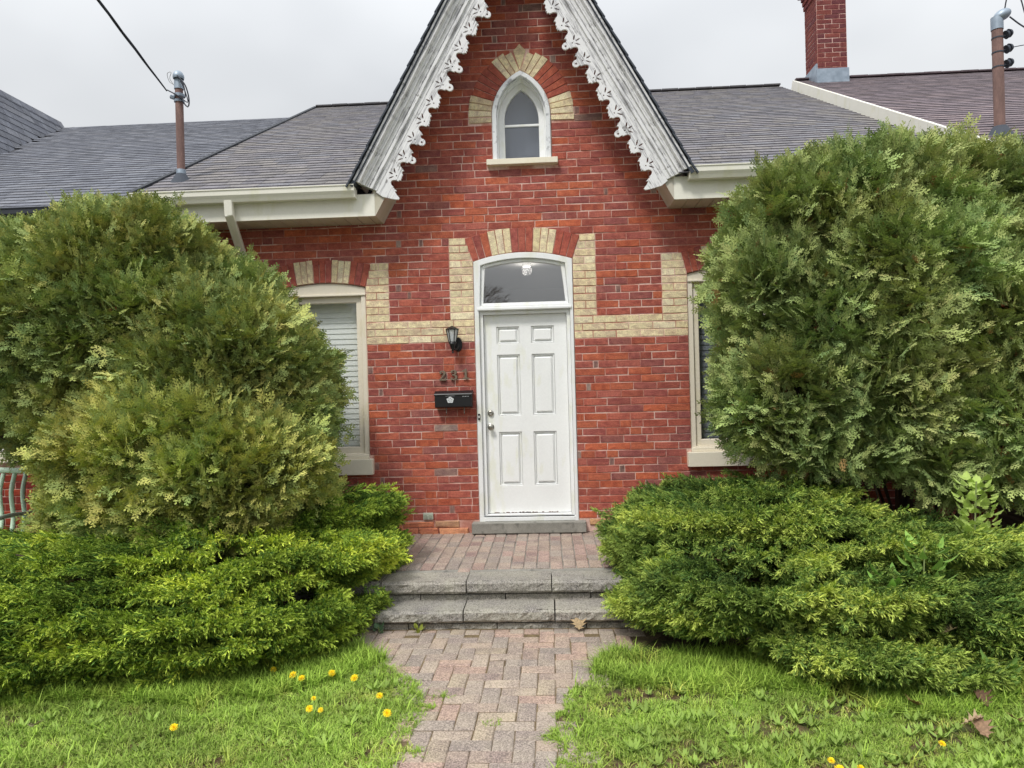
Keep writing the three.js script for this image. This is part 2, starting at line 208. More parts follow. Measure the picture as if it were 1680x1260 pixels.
const house = thing('brick_cottage', 'red brick cottage with steep carved gable and white front door', 'house', [0, 0, 0]);
const wallShape = poly([[-4.0, 0.05], [4.13, 0.05], [4.13, 3.62], [1.4, 3.62], [XA, 6.52], [-1.85, 3.62], [-4.0, 3.62]]);
hole(wallShape, archOpening(dArch, 0.3)); hole(wallShape, archOpening(lArch, 1.0)); hole(wallShape, archOpening(rArch, 1.0)); hole(wallShape, gothic(0, 4.02));
const wall = mesh('wall', extr(wallShape, -0.23, -0.0042), mMortar, house);
{
  const r = rng(5);
  const redTones = [[184, 103, 86], [192, 107, 86], [180, 101, 86], [177, 99, 86], [196, 110, 84], [174, 99, 89], [182, 99, 83], [188, 106, 89], [172, 98, 89], [180, 104, 91], [200, 112, 84], [174, 101, 91]];
  const greyTones = [[168, 132, 122], [160, 128, 118], [176, 152, 140]];
  const buffTones = [[244, 228, 186], [240, 222, 178], [247, 233, 197], [237, 219, 180], [245, 230, 190], [241, 223, 183]];
  const L0 = 0.226, HB = C - 0.0098;
  const mk = (tones, n, k0, k1) => variants(n, (i) => paint(chamfer(L0, HB, 0.03, 0.003, r, 0.0055), srgb(...tones[i % tones.length]).multiplyScalar(k0 + k1 * r())));
  const red = mk(redTones, 48, 0.92, 0.2), accent = mk([[202, 110, 80], [164, 98, 92], [200, 108, 80], [166, 104, 96]], 12, 0.9, 0.2), grey = mk(greyTones, 6, 0.85, 0.3), buff = mk(buffTones, 30, 0.92, 0.2);
  const all = [];                                                        // { g, x, y, len, kind }
  const put = (x0, x1, y, kind, g) => { const len = x1 - x0 - 0.0072; if (len > 0.018) all.push({ g, x: (x0 + x1) / 2, y, sx: len / L0, kind, z: (r() - 0.5) * 0.004, rz: (r() - 0.5) * 0.006 }); };
  function fill(x0, x1, k, kind) {
    if (x1 - x0 < 0.03) return;
    const y = Y0 + (k + 0.5) * C, off = (k & 1) * 0.117 + (hash3(k, 3, 7) - 0.5) * 0.06, cuts = [x0];
    for (let i = -40; i < 40; i++) { const g = off + i * 0.2345 + (hash3(k, i, 1) - 0.5) * 0.012; if (g > x0 + 0.055 && g < x1 - 0.055) { cuts.push(g); if (kind === 'brick' && hash3(k, i, 2) < 0.07 && g + 0.117 < x1 - 0.055) cuts.push(g + 0.117); } }
    cuts.push(x1);
    for (let i = 1; i < cuts.length; i++) {
      let a = cuts[i - 1]; const b = cuts[i];
      if (kind === 'brick' && r() < 0.05 && b - a > 0.15) { const w = 0.035 + r() * 0.02; put(a, a + w, y, 'brick', pick(r, grey)); a += w; }
      const t = noise3(a * 1.3, y * 1.3, 4), pool = kind === 'brick' ? (r() < 0.010 ? grey : r() < 0.17 ? accent : red) : buff;
      put(a, b, y, kind, pool === red ? red[Math.floor(clamp(t * 0.35 + r() * 0.7, 0, 0.999) * red.length)] : pick(r, pool));
    }
  }
  function quoin(x0, x1, k) { const y = Y0 + (k + 0.5) * C; if (x1 - x0 < 0.04) return; if (k & 1 || x1 - x0 < 0.14) put(x0, x1, y, 'buff_brick', pick(r, buff)); else { const m = (x0 + x1) / 2 + (r() - 0.5) * 0.02; put(x0, m, y, 'buff_brick', pick(r, buff)); put(m, x1, y, 'buff_brick', pick(r, buff)); } }
  function ringWidth(A, y1) {                                            // half width taken by opening and arch ring at this height
    const Re = A.R + A.ring, ye = A.cy + Re * Math.cos(A.a0);
    if (y1 <= A.spring) return A.half;
    if (y1 < ye) return A.half + (y1 - A.spring) * Math.tan(A.a0);
    const q = Re * Re - (y1 - A.cy) ** 2; return q > 0 ? Math.sqrt(q) : 0;
  }
  const archs = [[lArch, 1.0, 0.241, 0.241], [dArch, 0.3, 0.243, 0.232], [rArch, 1.0, 0.251, 0.241]];
  for (let k = -24; k < 56; k++) {
    const y0 = Y0 + k * C, y1 = y0 + C, ym = (y0 + y1) / 2; let lo = -4.0, hi = 4.12;
    if (ym > 3.62) { const w = (6.5 - ym) / SL; if (w < 0.08) break; lo = XA - w; hi = XA + w; }
    const blocks = [];
    for (const [A, sill, ql, qr] of archs) {
      if (ym < sill - 0.1 || (A !== dArch && ym < 0.905)) continue;
      const top = A.cy + (A.R + A.ring) * Math.cos(A.a0), rw = ringWidth(A, ym > top ? y1 : ym);
      if (k >= 0 && y0 < top - 0.02) { blocks.push([A.xc - A.half - ql, A.xc + A.half + qr]); if (k > 2 || A === lArch) quoin(A.xc - A.half - ql, A.xc - rw, k); if (k > 2 || A === rArch) quoin(A.xc + rw, A.xc + A.half + qr, k); }
      else if (rw > 0) blocks.push([A.xc - rw - (y0 < A.spring && k < 0 && A !== dArch && ym < 1.06 ? 0.045 : 0), A.xc + rw + (y0 < A.spring && k < 0 && A !== dArch && ym < 1.06 ? 0.045 : 0)]);
    }
    if (ym > 3.995 && y1 < 5.25) { let w = GH + 0.002; if (ym < 4.06) w = GH + 0.06; if (ym > 4.44) { const q = (GR + 0.24) ** 2 - Math.max(0, y1 - GS) ** 2; w = q > 0 ? Math.sqrt(q) - (GR - GH) : 0; } if (w > 0.03) blocks.push([GX - w, GX + w]); }
    if (k >= 0 && k <= 2) { fill(lArch.xc + lArch.half, dArch.xc - dArch.half, k, 'buff_brick'); fill(dArch.xc + dArch.half, rArch.xc - rArch.half, k, 'buff_brick'); blocks.push([lArch.xc, rArch.xc]); }
    blocks.sort((a, b) => a[0] - b[0]); let x = lo;
    for (const [a, b] of blocks) { if (a > x) fill(x, Math.min(a, hi), k, 'brick'); x = Math.max(x, b); }
    if (x < hi) fill(x, hi, k, 'brick');
  }
  const near = all.filter((b) => b.kind === 'brick').sort((a, b) => Math.hypot(a.x + 0.23, (a.y - 1.9) * 0.8) - Math.hypot(b.x + 0.23, (b.y - 1.9) * 0.8)), single = new Set(near.slice(0, 300)), rest = [];
  const m = new THREE.Matrix4(), q = new THREE.Quaternion();
  for (const b of all) {
    if (b.kind === 'buff_brick' || single.has(b)) { const o = mesh(b.kind, b.g, mBrick, wall); o.position.set(b.x, b.y, b.z); o.rotation.z = b.rz; o.scale.x = b.sx; }
    else rest.push(placed(b.g, m.compose(V(b.x, b.y, b.z), q.setFromEuler(new THREE.Euler(0, 0, b.rz)), V(b.sx, 1, 1))));
  }
  const rb = mesh('brickwork', mergeGeometries(rest), mBrick, wall); rb.userData.kind = 'stuff';
  // arch rings: wedge bricks, three of each colour in turn
  function wedge(w0, w1, len, tone) { const e = 0.0035, P = [[-w0 / 2 + e, 0.004], [w0 / 2 - e, 0.004], [w1 / 2 - e, len], [-w1 / 2 + e, len]]; const g = extr(poly(P), -0.03, 0.0045, 0.003); const uv = g.attributes.uv, a = r() * 5, b = r() * 5; for (let i = 0; i < uv.count; i++) uv.setXY(i, uv.getX(i) + a, uv.getY(i) + b); return paint(g, tone); }
  for (const A of [dArch, lArch, rArch]) {
    const n = 15, da = 2 * A.a0 / n, w0 = A.R * da, w1 = (A.R + A.ring) * da;
    for (let i = 0; i < n; i++) {
      const isBuff = Math.floor(i / 3) % 2 === 1, a = -A.a0 + (i + 0.5) * da, tone = srgb(...pick(r, isBuff ? buffTones : redTones.slice(0, 7))).multiplyScalar(0.95 + 0.2 * r());
      const o = mesh(isBuff ? 'buff_brick' : 'arch_brick', wedge(w0, w1, A.ring + (r() - 0.5) * 0.008, tone), mBrick, wall);
      o.position.set(A.xc + A.R * Math.sin(a), A.cy + A.R * Math.cos(a), 0.002 * r()); o.rotation.z = -a;
    }
  }
  const cx = GR - GH, a1 = Math.acos(cx / GR), n = 11;
  { const e = 0.004, k = mesh('buff_brick', extr(poly([[-e, 4.965], [e, 4.965], [0.062, 5.155], [0, 5.225], [-0.062, 5.155]]), -0.03, 0.001, 0.002).translate(GX, 0, 0), mBrick, wall); paint(k.geometry, srgb(...buffTones[1])); }
  for (const s of [-1, 1]) for (let i = -1; i < n; i++) {
    const isBuff = i < 3 || i > 7, a = i < 0 ? 0 : (i + 0.5) * a1 / n, w0 = GR * a1 / n, w1 = i < 0 ? w0 * 1.2 : (GR + 0.235) * a1 / n, tone = srgb(...pick(r, isBuff ? buffTones : redTones.slice(0, 6))).multiplyScalar(0.9 + 0.2 * r());
    const o = mesh(isBuff ? 'buff_brick' : 'arch_brick', wedge(w0, w1, 0.235 - (i === n - 1 ? 0.03 : 0) + (r() - 0.5) * 0.012, tone), mBrick, wall);
    o.position.set(GX + s * (GR * Math.cos(a) - cx), GS + (i < 0 ? -0.035 : 0) + GR * Math.sin(a), 0.003 * r()); o.rotation.z = s > 0 ? a - Math.PI / 2 : Math.PI / 2 - a;
  }
  // rough foundation stones
  const fT = [[214, 150, 112], [204, 158, 116], [196, 152, 118], [220, 140, 104], [190, 160, 120]];
  for (let row = 0; row < 2; row++) { let x = -3.9 + row * 0.13; while (x < 4.0) { const w = 0.2 + r() * 0.22, y = row ? 0.345 : 0.272; if (x + w < -0.80 || x > 0.31) { const g = paint(chamfer(w - 0.012, row ? 0.062 : 0.075, 0.08, 0.008, r, 0.014), srgb(...pick(r, fT)).multiplyScalar(0.85 + 0.3 * r())); const o = mesh('foundation_stone', g, mFound, wall); o.position.set(x + w / 2, y + 0.0285, row ? 0.012 : 0.026); } x += w; } }
}
// side and back walls, inner rooms
mesh('side_wall', bx(-4.0, -3.8, 0, 3.7, -10.6, -0.235), mMortar, house); mesh('side_wall', bx(3.93, 4.13, 0, 3.7, -10.6, -0.235), mMortar, house); mesh('back_wall', bx(-3.79, 3.92, 0, 3.7, -10.6, -10.4), mMortar, house);
{ // hallway behind the door: pale walls and ceiling
  const lamp = thing('ceiling_light', 'small lit ceiling light seen through the door transom', 'lamp', [-0.22, 3.13, -0.95]); mesh('shade', new THREE.CylinderGeometry(0.04, 0.045, 0.03, 20).translate(0, 0.004, 0), std({ color: 0xffffff, emissive: new THREE.Color(1, 0.95, 0.86), emissiveIntensity: 0.4 }), lamp); const pl = new THREE.PointLight(new THREE.Color(1, 0.95, 0.88), 0.12); pl.position.set(-0.22, 3.08, -0.95); pl.castShadow = true; pl.shadow.radius = 3; scene.add(pl);
  const hall = mesh('hallway', merge([bx(-1.15, -1.1, 0.3, 3.2, -3.2, -0.24), bx(0.6, 0.65, 0.3, 3.2, -3.2, -0.24), bx(-1.1, 0.6, 3.15, 3.2, -3.2, -0.24), bx(-1.1, 0.6, 0.3, 3.15, -3.2, -3.15)]), mInside, house);
}
{ // front door
  const inX0 = -0.656, inX1 = 0.196, fr = archOpening(dArch, 0.375, 0.004);
  const outer = poly(fr); hole(outer, [[inX0 - 0.035, 0.44], [inX1 + 0.035, 0.44], [inX1 + 0.035, 2.53], [inX0 - 0.035, 2.53]]); hole(outer, [[inX0 - 0.025, 2.585], [inX1 + 0.025, 2.585], ...arcTop(dArch, 14, 0.062).map(([x, y]) => [clamp(x, inX0 - 0.025, inX1 + 0.025), y])]);
  const frame = mesh('door_frame', extr(outer, -0.12, 0.012, 0.004), mWhite, house);
  const jamb = poly(rectPts(inX0 - 0.033, inX1 + 0.033, 0.442, 2.528)); hole(jamb, rectPts(inX0 + 0.002, inX1 - 0.002, 0.462, 2.496)); mesh('jamb', extr(jamb, -0.115, -0.022, 0.003), mWhite, frame);
  const tr = poly([[inX0 - 0.023, 2.587], [inX1 + 0.023, 2.587], ...arcTop(dArch, 14, 0.064).map(([x, y]) => [clamp(x, inX0 - 0.023, inX1 + 0.023), y])]);
  const glassPts = [[inX0 + 0.008, 2.612], [inX1 - 0.008, 2.612], ...arcTop(dArch, 14, 0.095).map(([x, y]) => [clamp(x, inX0 + 0.008, inX1 - 0.008), y])];
  hole(tr, glassPts); mesh('transom_sash', extr(tr, -0.075, -0.02, 0.004), mWhite, frame);
  mesh('transom_pane', extr(poly(glassPts.map(([x, y]) => [x + (x < XA ? -0.008 : 0.008), y + (y < 2.7 ? -0.008 : 0.008)])), -0.053, -0.049), phys({ transmission: 1, roughness: 0.015, ior: 2.5, thickness: 0 }), frame);
  mesh('drip_moulding', bx(inX0 - 0.05, inX1 + 0.05, 2.536, 2.562, 0.012, 0.026, 0.005), mWhite, frame);
  const sx = inX0 + 0.004, sy = 2.494, W = 0.844, cols = [[0.13, 0.36], [0.484, 0.714]], rows = [[0.124, 0.297], [0.41, 1.03], [1.2, 1.745]];
  const slab = poly(rectPts(sx, sx + W, 0.468, sy)); const pans = [];
  for (const [a, b] of cols) for (const [t, u] of rows) { const R = rectPts(sx + a, sx + b, sy - u, sy - t); hole(slab, R); pans.push([sx + a, sx + b, sy - u, sy - t]); }
  const door = mesh('door', merge([extr(slab, -0.095, -0.07, 0.0035), bx(sx, sx + W, 0.468, sy, -0.115, -0.0955)]), mDoor, house); door.userData.label = 'white six panel front door';
  for (const [a, b, y0, y1] of pans) { const s = poly(rectPts(a + 0.028, b - 0.028, y0 + 0.028, y1 - 0.028)); const g = extr(s, -0.094, -0.073, 0.012); mesh('panel', g, mDoor, door); const ring = poly(rectPts(a + 0.0025, b - 0.0025, y0 + 0.0025, y1 - 0.0025)); hole(ring, rectPts(a + 0.014, b - 0.014, y0 + 0.014, y1 - 0.014)); mesh('panel_moulding', extr(ring, -0.094, -0.079, 0.004), mDoor, door); }
  const knob = new THREE.LatheGeometry([[0, 0], [0.033, 0], [0.033, 0.006], [0.014, 0.012], [0.012, 0.03], [0.02, 0.036], [0.028, 0.048], [0.027, 0.06], [0.016, 0.068], [0, 0.069]].map(([a, b]) => new THREE.Vector2(a, b)), 24).rotateX(Math.PI / 2).translate(-0.606, 1.352, -0.07);
  const bolt = new THREE.LatheGeometry([[0, 0], [0.032, 0], [0.032, 0.008], [0.024, 0.02], [0.012, 0.022], [0.011, 0.018], [0, 0.018]].map(([a, b]) => new THREE.Vector2(a, b)), 24).rotateX(Math.PI / 2).translate(-0.604, 1.492, -0.07);
  mesh('knob', knob, mNickel, door); mesh('deadbolt', bolt, mNickel, door);
  mesh('door_sill', merge([bx(inX0 - 0.03, inX1 + 0.03, 0.40, 0.44, -0.12, 0.02, 0.004), bx(inX0 - 0.03, inX1 + 0.03, 0.441, 0.463, -0.12, -0.045, 0.004)]), mWhite, frame);
  const rr = rng(77), rustBits = []; for (let i = 0; i < 26; i++) { const x = mix(inX0 + 0.06, inX1 - 0.1, rr()); rustBits.push(bx(x, x + 0.008 + 0.03 * rr(), 0.469, 0.473 + 0.006 * rr(), -0.071, -0.0685)); } mesh('rust_edge', merge(rustBits), mRust, door);
  mesh('threshold', bx(-0.81, 0.335, 0.292, 0.398, -0.12, 0.115, 0.008), mConcrete, house).userData.label = 'grey concrete threshold block';
}
function sashWindow(A, sillY, blindLabel, tone) {
  const x0 = A.xc - A.half, x1 = A.xc + A.half, op = archOpening(A, 1.055, 0.004), f = poly(op); hole(f, rectPts(x0 + 0.055, x1 - 0.055, 1.115, A.spring - 0.085));
  const w = mesh('window', extr(f, -0.13, -0.018, 0.004), mCream, house);
  const lip = poly(rectPts(x0 + 0.006, x1 - 0.006, A.spring - 0.082, A.spring - 0.062)); mesh('head_trim', extr(lip, -0.016, -0.004, 0.003), mCream, w);
  const st = poly(rectPts(x0 + 0.052, x1 - 0.052, 1.112, A.spring - 0.082)); hole(st, rectPts(x0 + 0.115, x1 - 0.115, 1.18, A.spring - 0.15)); mesh('sash', extr(st, -0.11, -0.05, 0.006), mCream, w);
  mesh('pane', bx(x0 + 0.108, x1 - 0.108, 1.172, A.spring - 0.143, -0.078, -0.074), mGlass, w);
  mesh('sill', bx(x0 - 0.042, x1 + 0.042, sillY, 1.06, -0.1, 0.065, 0.006), mSill, w);
  mesh('sill_board', bx(x0 + 0.002, x1 - 0.002, 1.061, 1.1, -0.1, 0.01, 0.004), mCream, w);
  const b = thing('window_blind', blindLabel, 'blind', [A.xc, 0, -0.19], 'closed window blinds'), mS = std({ color: tone, roughness: 0.6 });
  const g = bx(-A.half + 0.05, A.half - 0.05, -0.033, 0.033, -0.0012, 0.0012); for (let y = 1.16; y < A.spring - 0.06; y += 0.056) { const o = mesh('slat', g, mS, b); o.position.y = y; o.rotation.x = -0.14; }
  mesh('head_rail', bx(-A.half + 0.045, A.half - 0.045, A.spring - 0.075, A.spring - 0.03, -0.02, 0.02), mS, b);
  mesh('room_back', bx(x0 - 0.2, x1 + 0.2, 0.6, 3.2, -1.6, -1.55), mInside, house);
}
sashWindow(lArch, 0.9, 'white slatted blind inside the window behind the left cedar', srgb(240, 246, 242));
sashWindow(rArch, 0.915, 'grey slatted blind inside the window behind the right cedar', srgb(120, 128, 134));
{ // pointed attic window
  const o = poly(gothic(0.003, 4.03)); hole(o, gothic(0.05, 4.055)); const w = mesh('attic_window', extr(o, -0.06, 0.022, 0.006), mWorn2(), house);
  const l2 = poly(gothic(0.045, 4.05)); hole(l2, gothic(0.062, 4.06)); mesh('reveal', extr(l2, -0.2, -0.045), mWhite, w);
  const s = poly(gothic(0.06, 4.056)); hole(s, gothic(0.122, 4.075)); mesh('sash', extr(s, -0.19, -0.13, 0.005), mWhite, w);
  mesh('pane', extr(poly(gothic(0.118, 4.07)), -0.165, -0.161), mGlass, w);
  mesh('glazing_bar', bx(GX - GH + 0.118, GX + GH - 0.118, 4.435, 4.457, -0.16, -0.135, 0.004), mWhite, w);
  mesh('sill', bx(GX - 0.358, GX + 0.358, 3.992, 4.05, -0.15, 0.07, 0.005), mSill, w);
  const cg = new THREE.PlaneGeometry(0.7, 1.1, 40, 1), p = cg.attributes.position; for (let i = 0; i < p.count; i++) p.setZ(i, 0.004 * Math.sin(p.getX(i) * 30));
  cg.computeVertexNormals(); tag(mesh('curtain', cg.translate(GX, 4.55, -0.34), mCurtain), 'grey curtain hanging inside the pointed attic window', 'curtain');
}
function mWorn2() { return std({ map: tex(256, (u, v) => { const b = tfbm(u, v, 14, 14, 4, 162), k = clamp((b - 0.60) * 6); return [mix(0.90, 0.66, k), mix(0.91, 0.67, k), mix(0.92, 0.68, k)]; }, 1.4), roughness: 0.6, bumpMap: fineBump, bumpScale: 0.002 }); }

// ---- roofs
function shingleVariants(tones, r) { return variants(30, (i) => { const w = 0.30, g = new THREE.BoxGeometry(w, 0.009, 0.175); g.rotateX(-0.05); const q = boxuv(g), a = r() * 9, b = r() * 9, uv = q.attributes.uv; for (let k = 0; k < uv.count; k++) uv.setXY(k, uv.getX(k) + a, uv.getY(k) + b); paint(q, srgb(...tones[i % tones.length]).multiplyScalar(0.9 + 0.24 * r())); const nn = q.attributes.normal, cc = q.attributes.color; for (let k = 0; k < nn.count; k++) if (Math.abs(nn.getY(k)) < 0.5) cc.setXYZ(k, 0.07, 0.07, 0.078); return q; }); }   // cut edges painted near-black: asphalt core plus the shadow line under each course
// lays shingle courses on a plane: origin O at the eave, U along the eave, S up the slope (unit vectors); keep(u, s) says where
function shingles(parent, O, U, S, u0, u1, len, keep, vs, r, single, mat = mShingle) {
  const N = new THREE.Vector3().crossVectors(U, S).normalize(), basis = new THREE.Matrix4(), list = [], E = 0.142; if (N.y < 0) N.negate();
  basis.makeBasis(U, N, S.clone().negate()); if (basis.determinant() < 0) basis.makeBasis(U.clone().negate(), N, S.clone().negate());
  for (let k = 0; k * E < len - 0.03; k++) {
    let u = u0 - r() * 0.28; const s = k * E + 0.075;
    while (u < u1) { const w = 0.17 + r() * 0.2, a = Math.max(u, u0), b = Math.min(u + w, u1); u += w; if (b - a < 0.03 || !keep((a + b) / 2, s)) continue; list.push({ g: pick(r, vs), p: O.clone().addScaledVector(U, (a + b) / 2).addScaledVector(S, s).addScaledVector(N, 0.010 + (r() - 0.5) * 0.002), sx: (b - a - 0.004) / 0.30 }); }
  }
  const q = new THREE.Quaternion().setFromRotationMatrix(basis), m = new THREE.Matrix4(), rest = [], cam = camera.position, vis = single ? [...list].sort((a, b) => single(a.p) - single(b.p)).slice(0, 300) : [], set = new Set(vis);
  for (const h of list) if (set.has(h)) { const o = mesh('shingle', h.g, mat, parent); o.position.copy(h.p); o.quaternion.copy(q); o.scale.x = h.sx; } else rest.push(placed(h.g, m.compose(h.p, q, V(h.sx, 1, 1))));
  if (rest.length) mesh('shingle_courses', mergeGeometries(rest), mat, parent).userData.kind = 'stuff';
}
function quadSlab(a, b, c, d, t) { const n = V(0, 0, 0).subVectors(b, a).cross(V(0, 0, 0).subVectors(d, a)).normalize().multiplyScalar(-t), P = [a, b, c, d], Q = P.map((p) => p.clone().add(n)), o = [], f = (i, j, k, l) => o.push(...[i, j, k, i, k, l].flatMap((v) => v.toArray())); f(...P); f(Q[3], Q[2], Q[1], Q[0]); for (let i = 0; i < 4; i++) { const j = (i + 1) % 4; f(P[j], P[i], Q[i], Q[j]); } return boxuv(tris(o)); }
const slopeDir = V(0, 0.519, -1).normalize();
const inGable = (x, y) => Math.abs(x - XA) < (YA - 0.03 - y) / SL;
{
  const r = rng(21), ridge = [ROOF(-5.5), -5.5];
  const SU = Math.hypot(0.519, 1), notchS = (YA - 0.06 - ROOF(0.46)) / slopeDir.y, notchX = (YA - 0.06 - ROOF(0.46)) / SL, len = (ridge[0] - ROOF(0.46)) / slopeDir.y;
  const deck = extr(poly([[-4.02, 0], [XA - notchX, 0], [XA, notchS], [XA + notchX, 0], [4.13, 0], [4.13, len], [-4.02, len]]), -0.04, 0).applyMatrix4(new THREE.Matrix4().makeBasis(V(1, 0, 0), slopeDir, new THREE.Vector3().crossVectors(V(1, 0, 0), slopeDir)).setPosition(0, ROOF(0.46), 0.46));
  const roof = mesh('roof', merge([deck, quadSlab(V(-4.02, ridge[0], ridge[1] - 0.001), V(4.13, ridge[0], ridge[1] - 0.001), V(4.13, 3.65, -11.2), V(-4.02, 3.65, -11.2), 0.04)]), mDeck, house);
  const tones = [[138, 134, 136], [133, 130, 133], [143, 139, 138], [130, 127, 132], [145, 140, 137], [135, 134, 139]];
  const score = (p) => { const x = p.x, y = p.y; const hidden = (x > 2.2 && y < 4.6) || x > 4 ? 50 : 0; return p.distanceTo(camera.position) + hidden; };
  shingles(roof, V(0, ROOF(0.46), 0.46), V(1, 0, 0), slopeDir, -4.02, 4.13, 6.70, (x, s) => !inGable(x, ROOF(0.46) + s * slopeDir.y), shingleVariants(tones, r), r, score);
  mesh('ridge_cap', merge(variants(28, (i) => bx(-4.02 + i * 0.291, -4.02 + i * 0.291 + 0.284, ridge[0] + 0.012, ridge[0] + 0.038 + 0.004 * (i & 1), ridge[1] - 0.1, ridge[1] + 0.07, 0.006))), std({ color: srgb(104, 102, 104), map: shingleMap }), roof);
  mesh('roof_edge', quadSlab(V(-4.07, ROOF(0.46) + 0.04, 0.46), V(-4.015, ROOF(0.46) + 0.04, 0.46), V(-4.015, ridge[0] + 0.04, ridge[1]), V(-4.07, ridge[0] + 0.04, ridge[1]), 0.13), std({ color: srgb(40, 44, 52), roughness: 0.7 }), roof);  // raised drip edge, coloured dark to draw the overhang's shadow line too
  // gable roof: two thin slopes running back into the main roof
  const zB = 0.45 - (YA - 3.72) / 0.519, ft = YA - SL * 1.63;
  for (const s of [-1, 1]) {
    const A = V(XA, YA, 0.50), B = V(XA + s * 1.63, ft, 0.50), Cc = V(XA + s * 1.63, ft, 0.45 - (ft - 3.72) / 0.519), D = V(XA, YA, zB);
    const g = s > 0 ? quadSlab(A, B, Cc, D, 0.032) : quadSlab(D, Cc, B, A, 0.032); mesh('gable_slope', g, mDarkEdge, roof);
    // exposed shingle butts along the rake
    const butts = []; for (let t = 0.05; t < 3.25; t += 0.142) { const c = V(XA + s * (1.63 - t * Math.cos(TH)), ft + t * Math.sin(TH), 0.44); const b = new THREE.BoxGeometry(0.16, 0.014, 0.17).rotateZ(s > 0 ? -TH + 0.06 : TH - 0.06).translate(c.x + s * 0.012, c.y + 0.008, c.z); butts.push(boxuv(b)); }
    mesh('rake_shingles', merge(butts), mDarkEdge, roof);
  }
  mesh('gable_ceiling', merge([quadSlab(V(-3.8, 3.68, -0.24), V(3.93, 3.68, -0.24), V(3.93, 3.68, -10.4), V(-3.8, 3.68, -10.4), 0.03)]), mInside, house);
}
{ // bargeboards with fretwork
  const cs = Math.cos(TH), sn = Math.sin(TH), S0 = 1.62;
  for (const s of [-1, 1]) {
    // local x = along the rake from its foot, local y = into the gable (downwards), z forward
    const foot = V(XA + s * S0, YA - SL * S0, 0), bas = new THREE.Matrix4().makeBasis(V(-s * cs, sn, 0), V(-s * sn, -cs, 0), V(0, 0, 1)).setPosition(foot), L = S0 / cs;
    const prof = (pts) => { const g = new THREE.ExtrudeGeometry(poly(pts.map(([t, z]) => [t * 0.86, z])), { depth: L, bevelEnabled: false, steps: 1 }); const p = g.attributes.position; for (let i = 0; i < p.count; i++) { const t = p.getX(i), z = p.getY(i), l = p.getZ(i); p.setXYZ(i, l > L / 2 ? L - t * sn / cs - 0.001 : 0.04 + 0.12 * t, t, z); } g.deleteAttribute('normal'); g.computeVertexNormals(); const q = g.index ? g.toNonIndexed() : g; q.computeVertexNormals(); const pp = q.attributes.position, uv = new Float32Array(pp.count * 2); for (let i = 0; i < pp.count; i++) { uv[2 * i] = pp.getX(i) + s; uv[2 * i + 1] = pp.getY(i) + pp.getZ(i) * 0.8; } q.setAttribute('uv', new THREE.BufferAttribute(uv, 2)); q.applyMatrix4(bas); return fixWinding(q, s); };
    const bb = mesh('bargeboard', prof([[0.105, 0.30], [0.105, 0.444], [0.128, 0.444], [0.134, 0.424], [0.168, 0.420], [0.174, 0.406], [0.182, 0.420], [0.212, 0.420], [0.222, 0.396], [0.232, 0.400], [0.262, 0.398], [0.262, 0.30]]), mWorn, house);
    mesh('crown_moulding', prof([[0.008, 0.30], [0.008, 0.502], [0.026, 0.500], [0.032, 0.480], [0.044, 0.478], [0.058, 0.488], [0.074, 0.484], [0.086, 0.462], [0.090, 0.448], [0.1045, 0.448], [0.1045, 0.30]]), mWorn, bb);
    // fretwork strip with bird-foot cut-outs and scallops, some of its drops broken off
    const P = 0.196, n = 13, edge = [], holes = [], r = rng(300 + s), full = s < 0 ? [0, 1, 1, 0, 0, 1, 1, 0, 0, 1, 0, 0, 0] : [0, 0, 1, 0, 0, 0, 1, 1, 0, 0, 0, 1, 0];
    const x00 = 0.17;
    for (let k = 0; k < n; k++) {
      const a = x00 + k * P, w = () => (r() - 0.5) * 0.006;                      // one motif: notch, lobe, cusps
      edge.push([a, 0.345 + w()]);
      for (let i = 0; i <= 8; i++) { const q = Math.PI * i / 8; edge.push([a + 0.006 + 0.033 - 0.033 * Math.cos(q), 0.356 - 0.05 * Math.sin(q)]); }
      edge.push([a + 0.074, 0.368 + w()], [a + 0.086, 0.372]);
      if (full[k]) { for (let i = 0; i <= 10; i++) { const q = Math.PI * i / 10; edge.push([a + 0.118 - 0.034 * Math.cos(q), 0.396 + 0.038 * Math.sin(q)]); } const hc = [a + 0.118, 0.397]; holes.push(Array.from({ length: 8 }, (_, i) => [hc[0] + 0.0125 * Math.cos(i * Math.PI / 4), hc[1] + 0.0125 * Math.sin(i * Math.PI / 4)])); edge.push([a + 0.15, 0.376]); }
      else edge.push([a + 0.092, 0.392 + w()], [a + 0.104, 0.380 + w()], [a + 0.116, 0.388 + w()], [a + 0.128, 0.374 + w()], [a + 0.142, 0.379 + w()]);
      for (let i = 0; i <= 5; i++) { const q = Math.PI * i / 5; edge.push([a + 0.170 - 0.016 * Math.cos(q), 0.374 - 0.014 * Math.sin(q)]); }
      edge.push([a + 0.191, 0.366 + w()]);
      const ell = (cx, cy, l, wd, ang) => holes.push(Array.from({ length: 8 }, (_, i) => { const q = i * Math.PI / 4, u = l * Math.cos(q), v = wd * Math.sin(q); return [cx + u * Math.cos(ang) - v * Math.sin(ang), cy + u * Math.sin(ang) + v * Math.cos(ang)]; }));
      const mx = a + 0.112, my = 0.296; ell(mx, my - 0.028, 0.027, 0.0095, Math.PI / 2); ell(mx - 0.037, my - 0.008, 0.031, 0.0095, 0.72); ell(mx + 0.037, my - 0.008, 0.031, 0.0095, -0.72); ell(mx, my + 0.032, 0.0095, 0.0095, 0);
      
    }
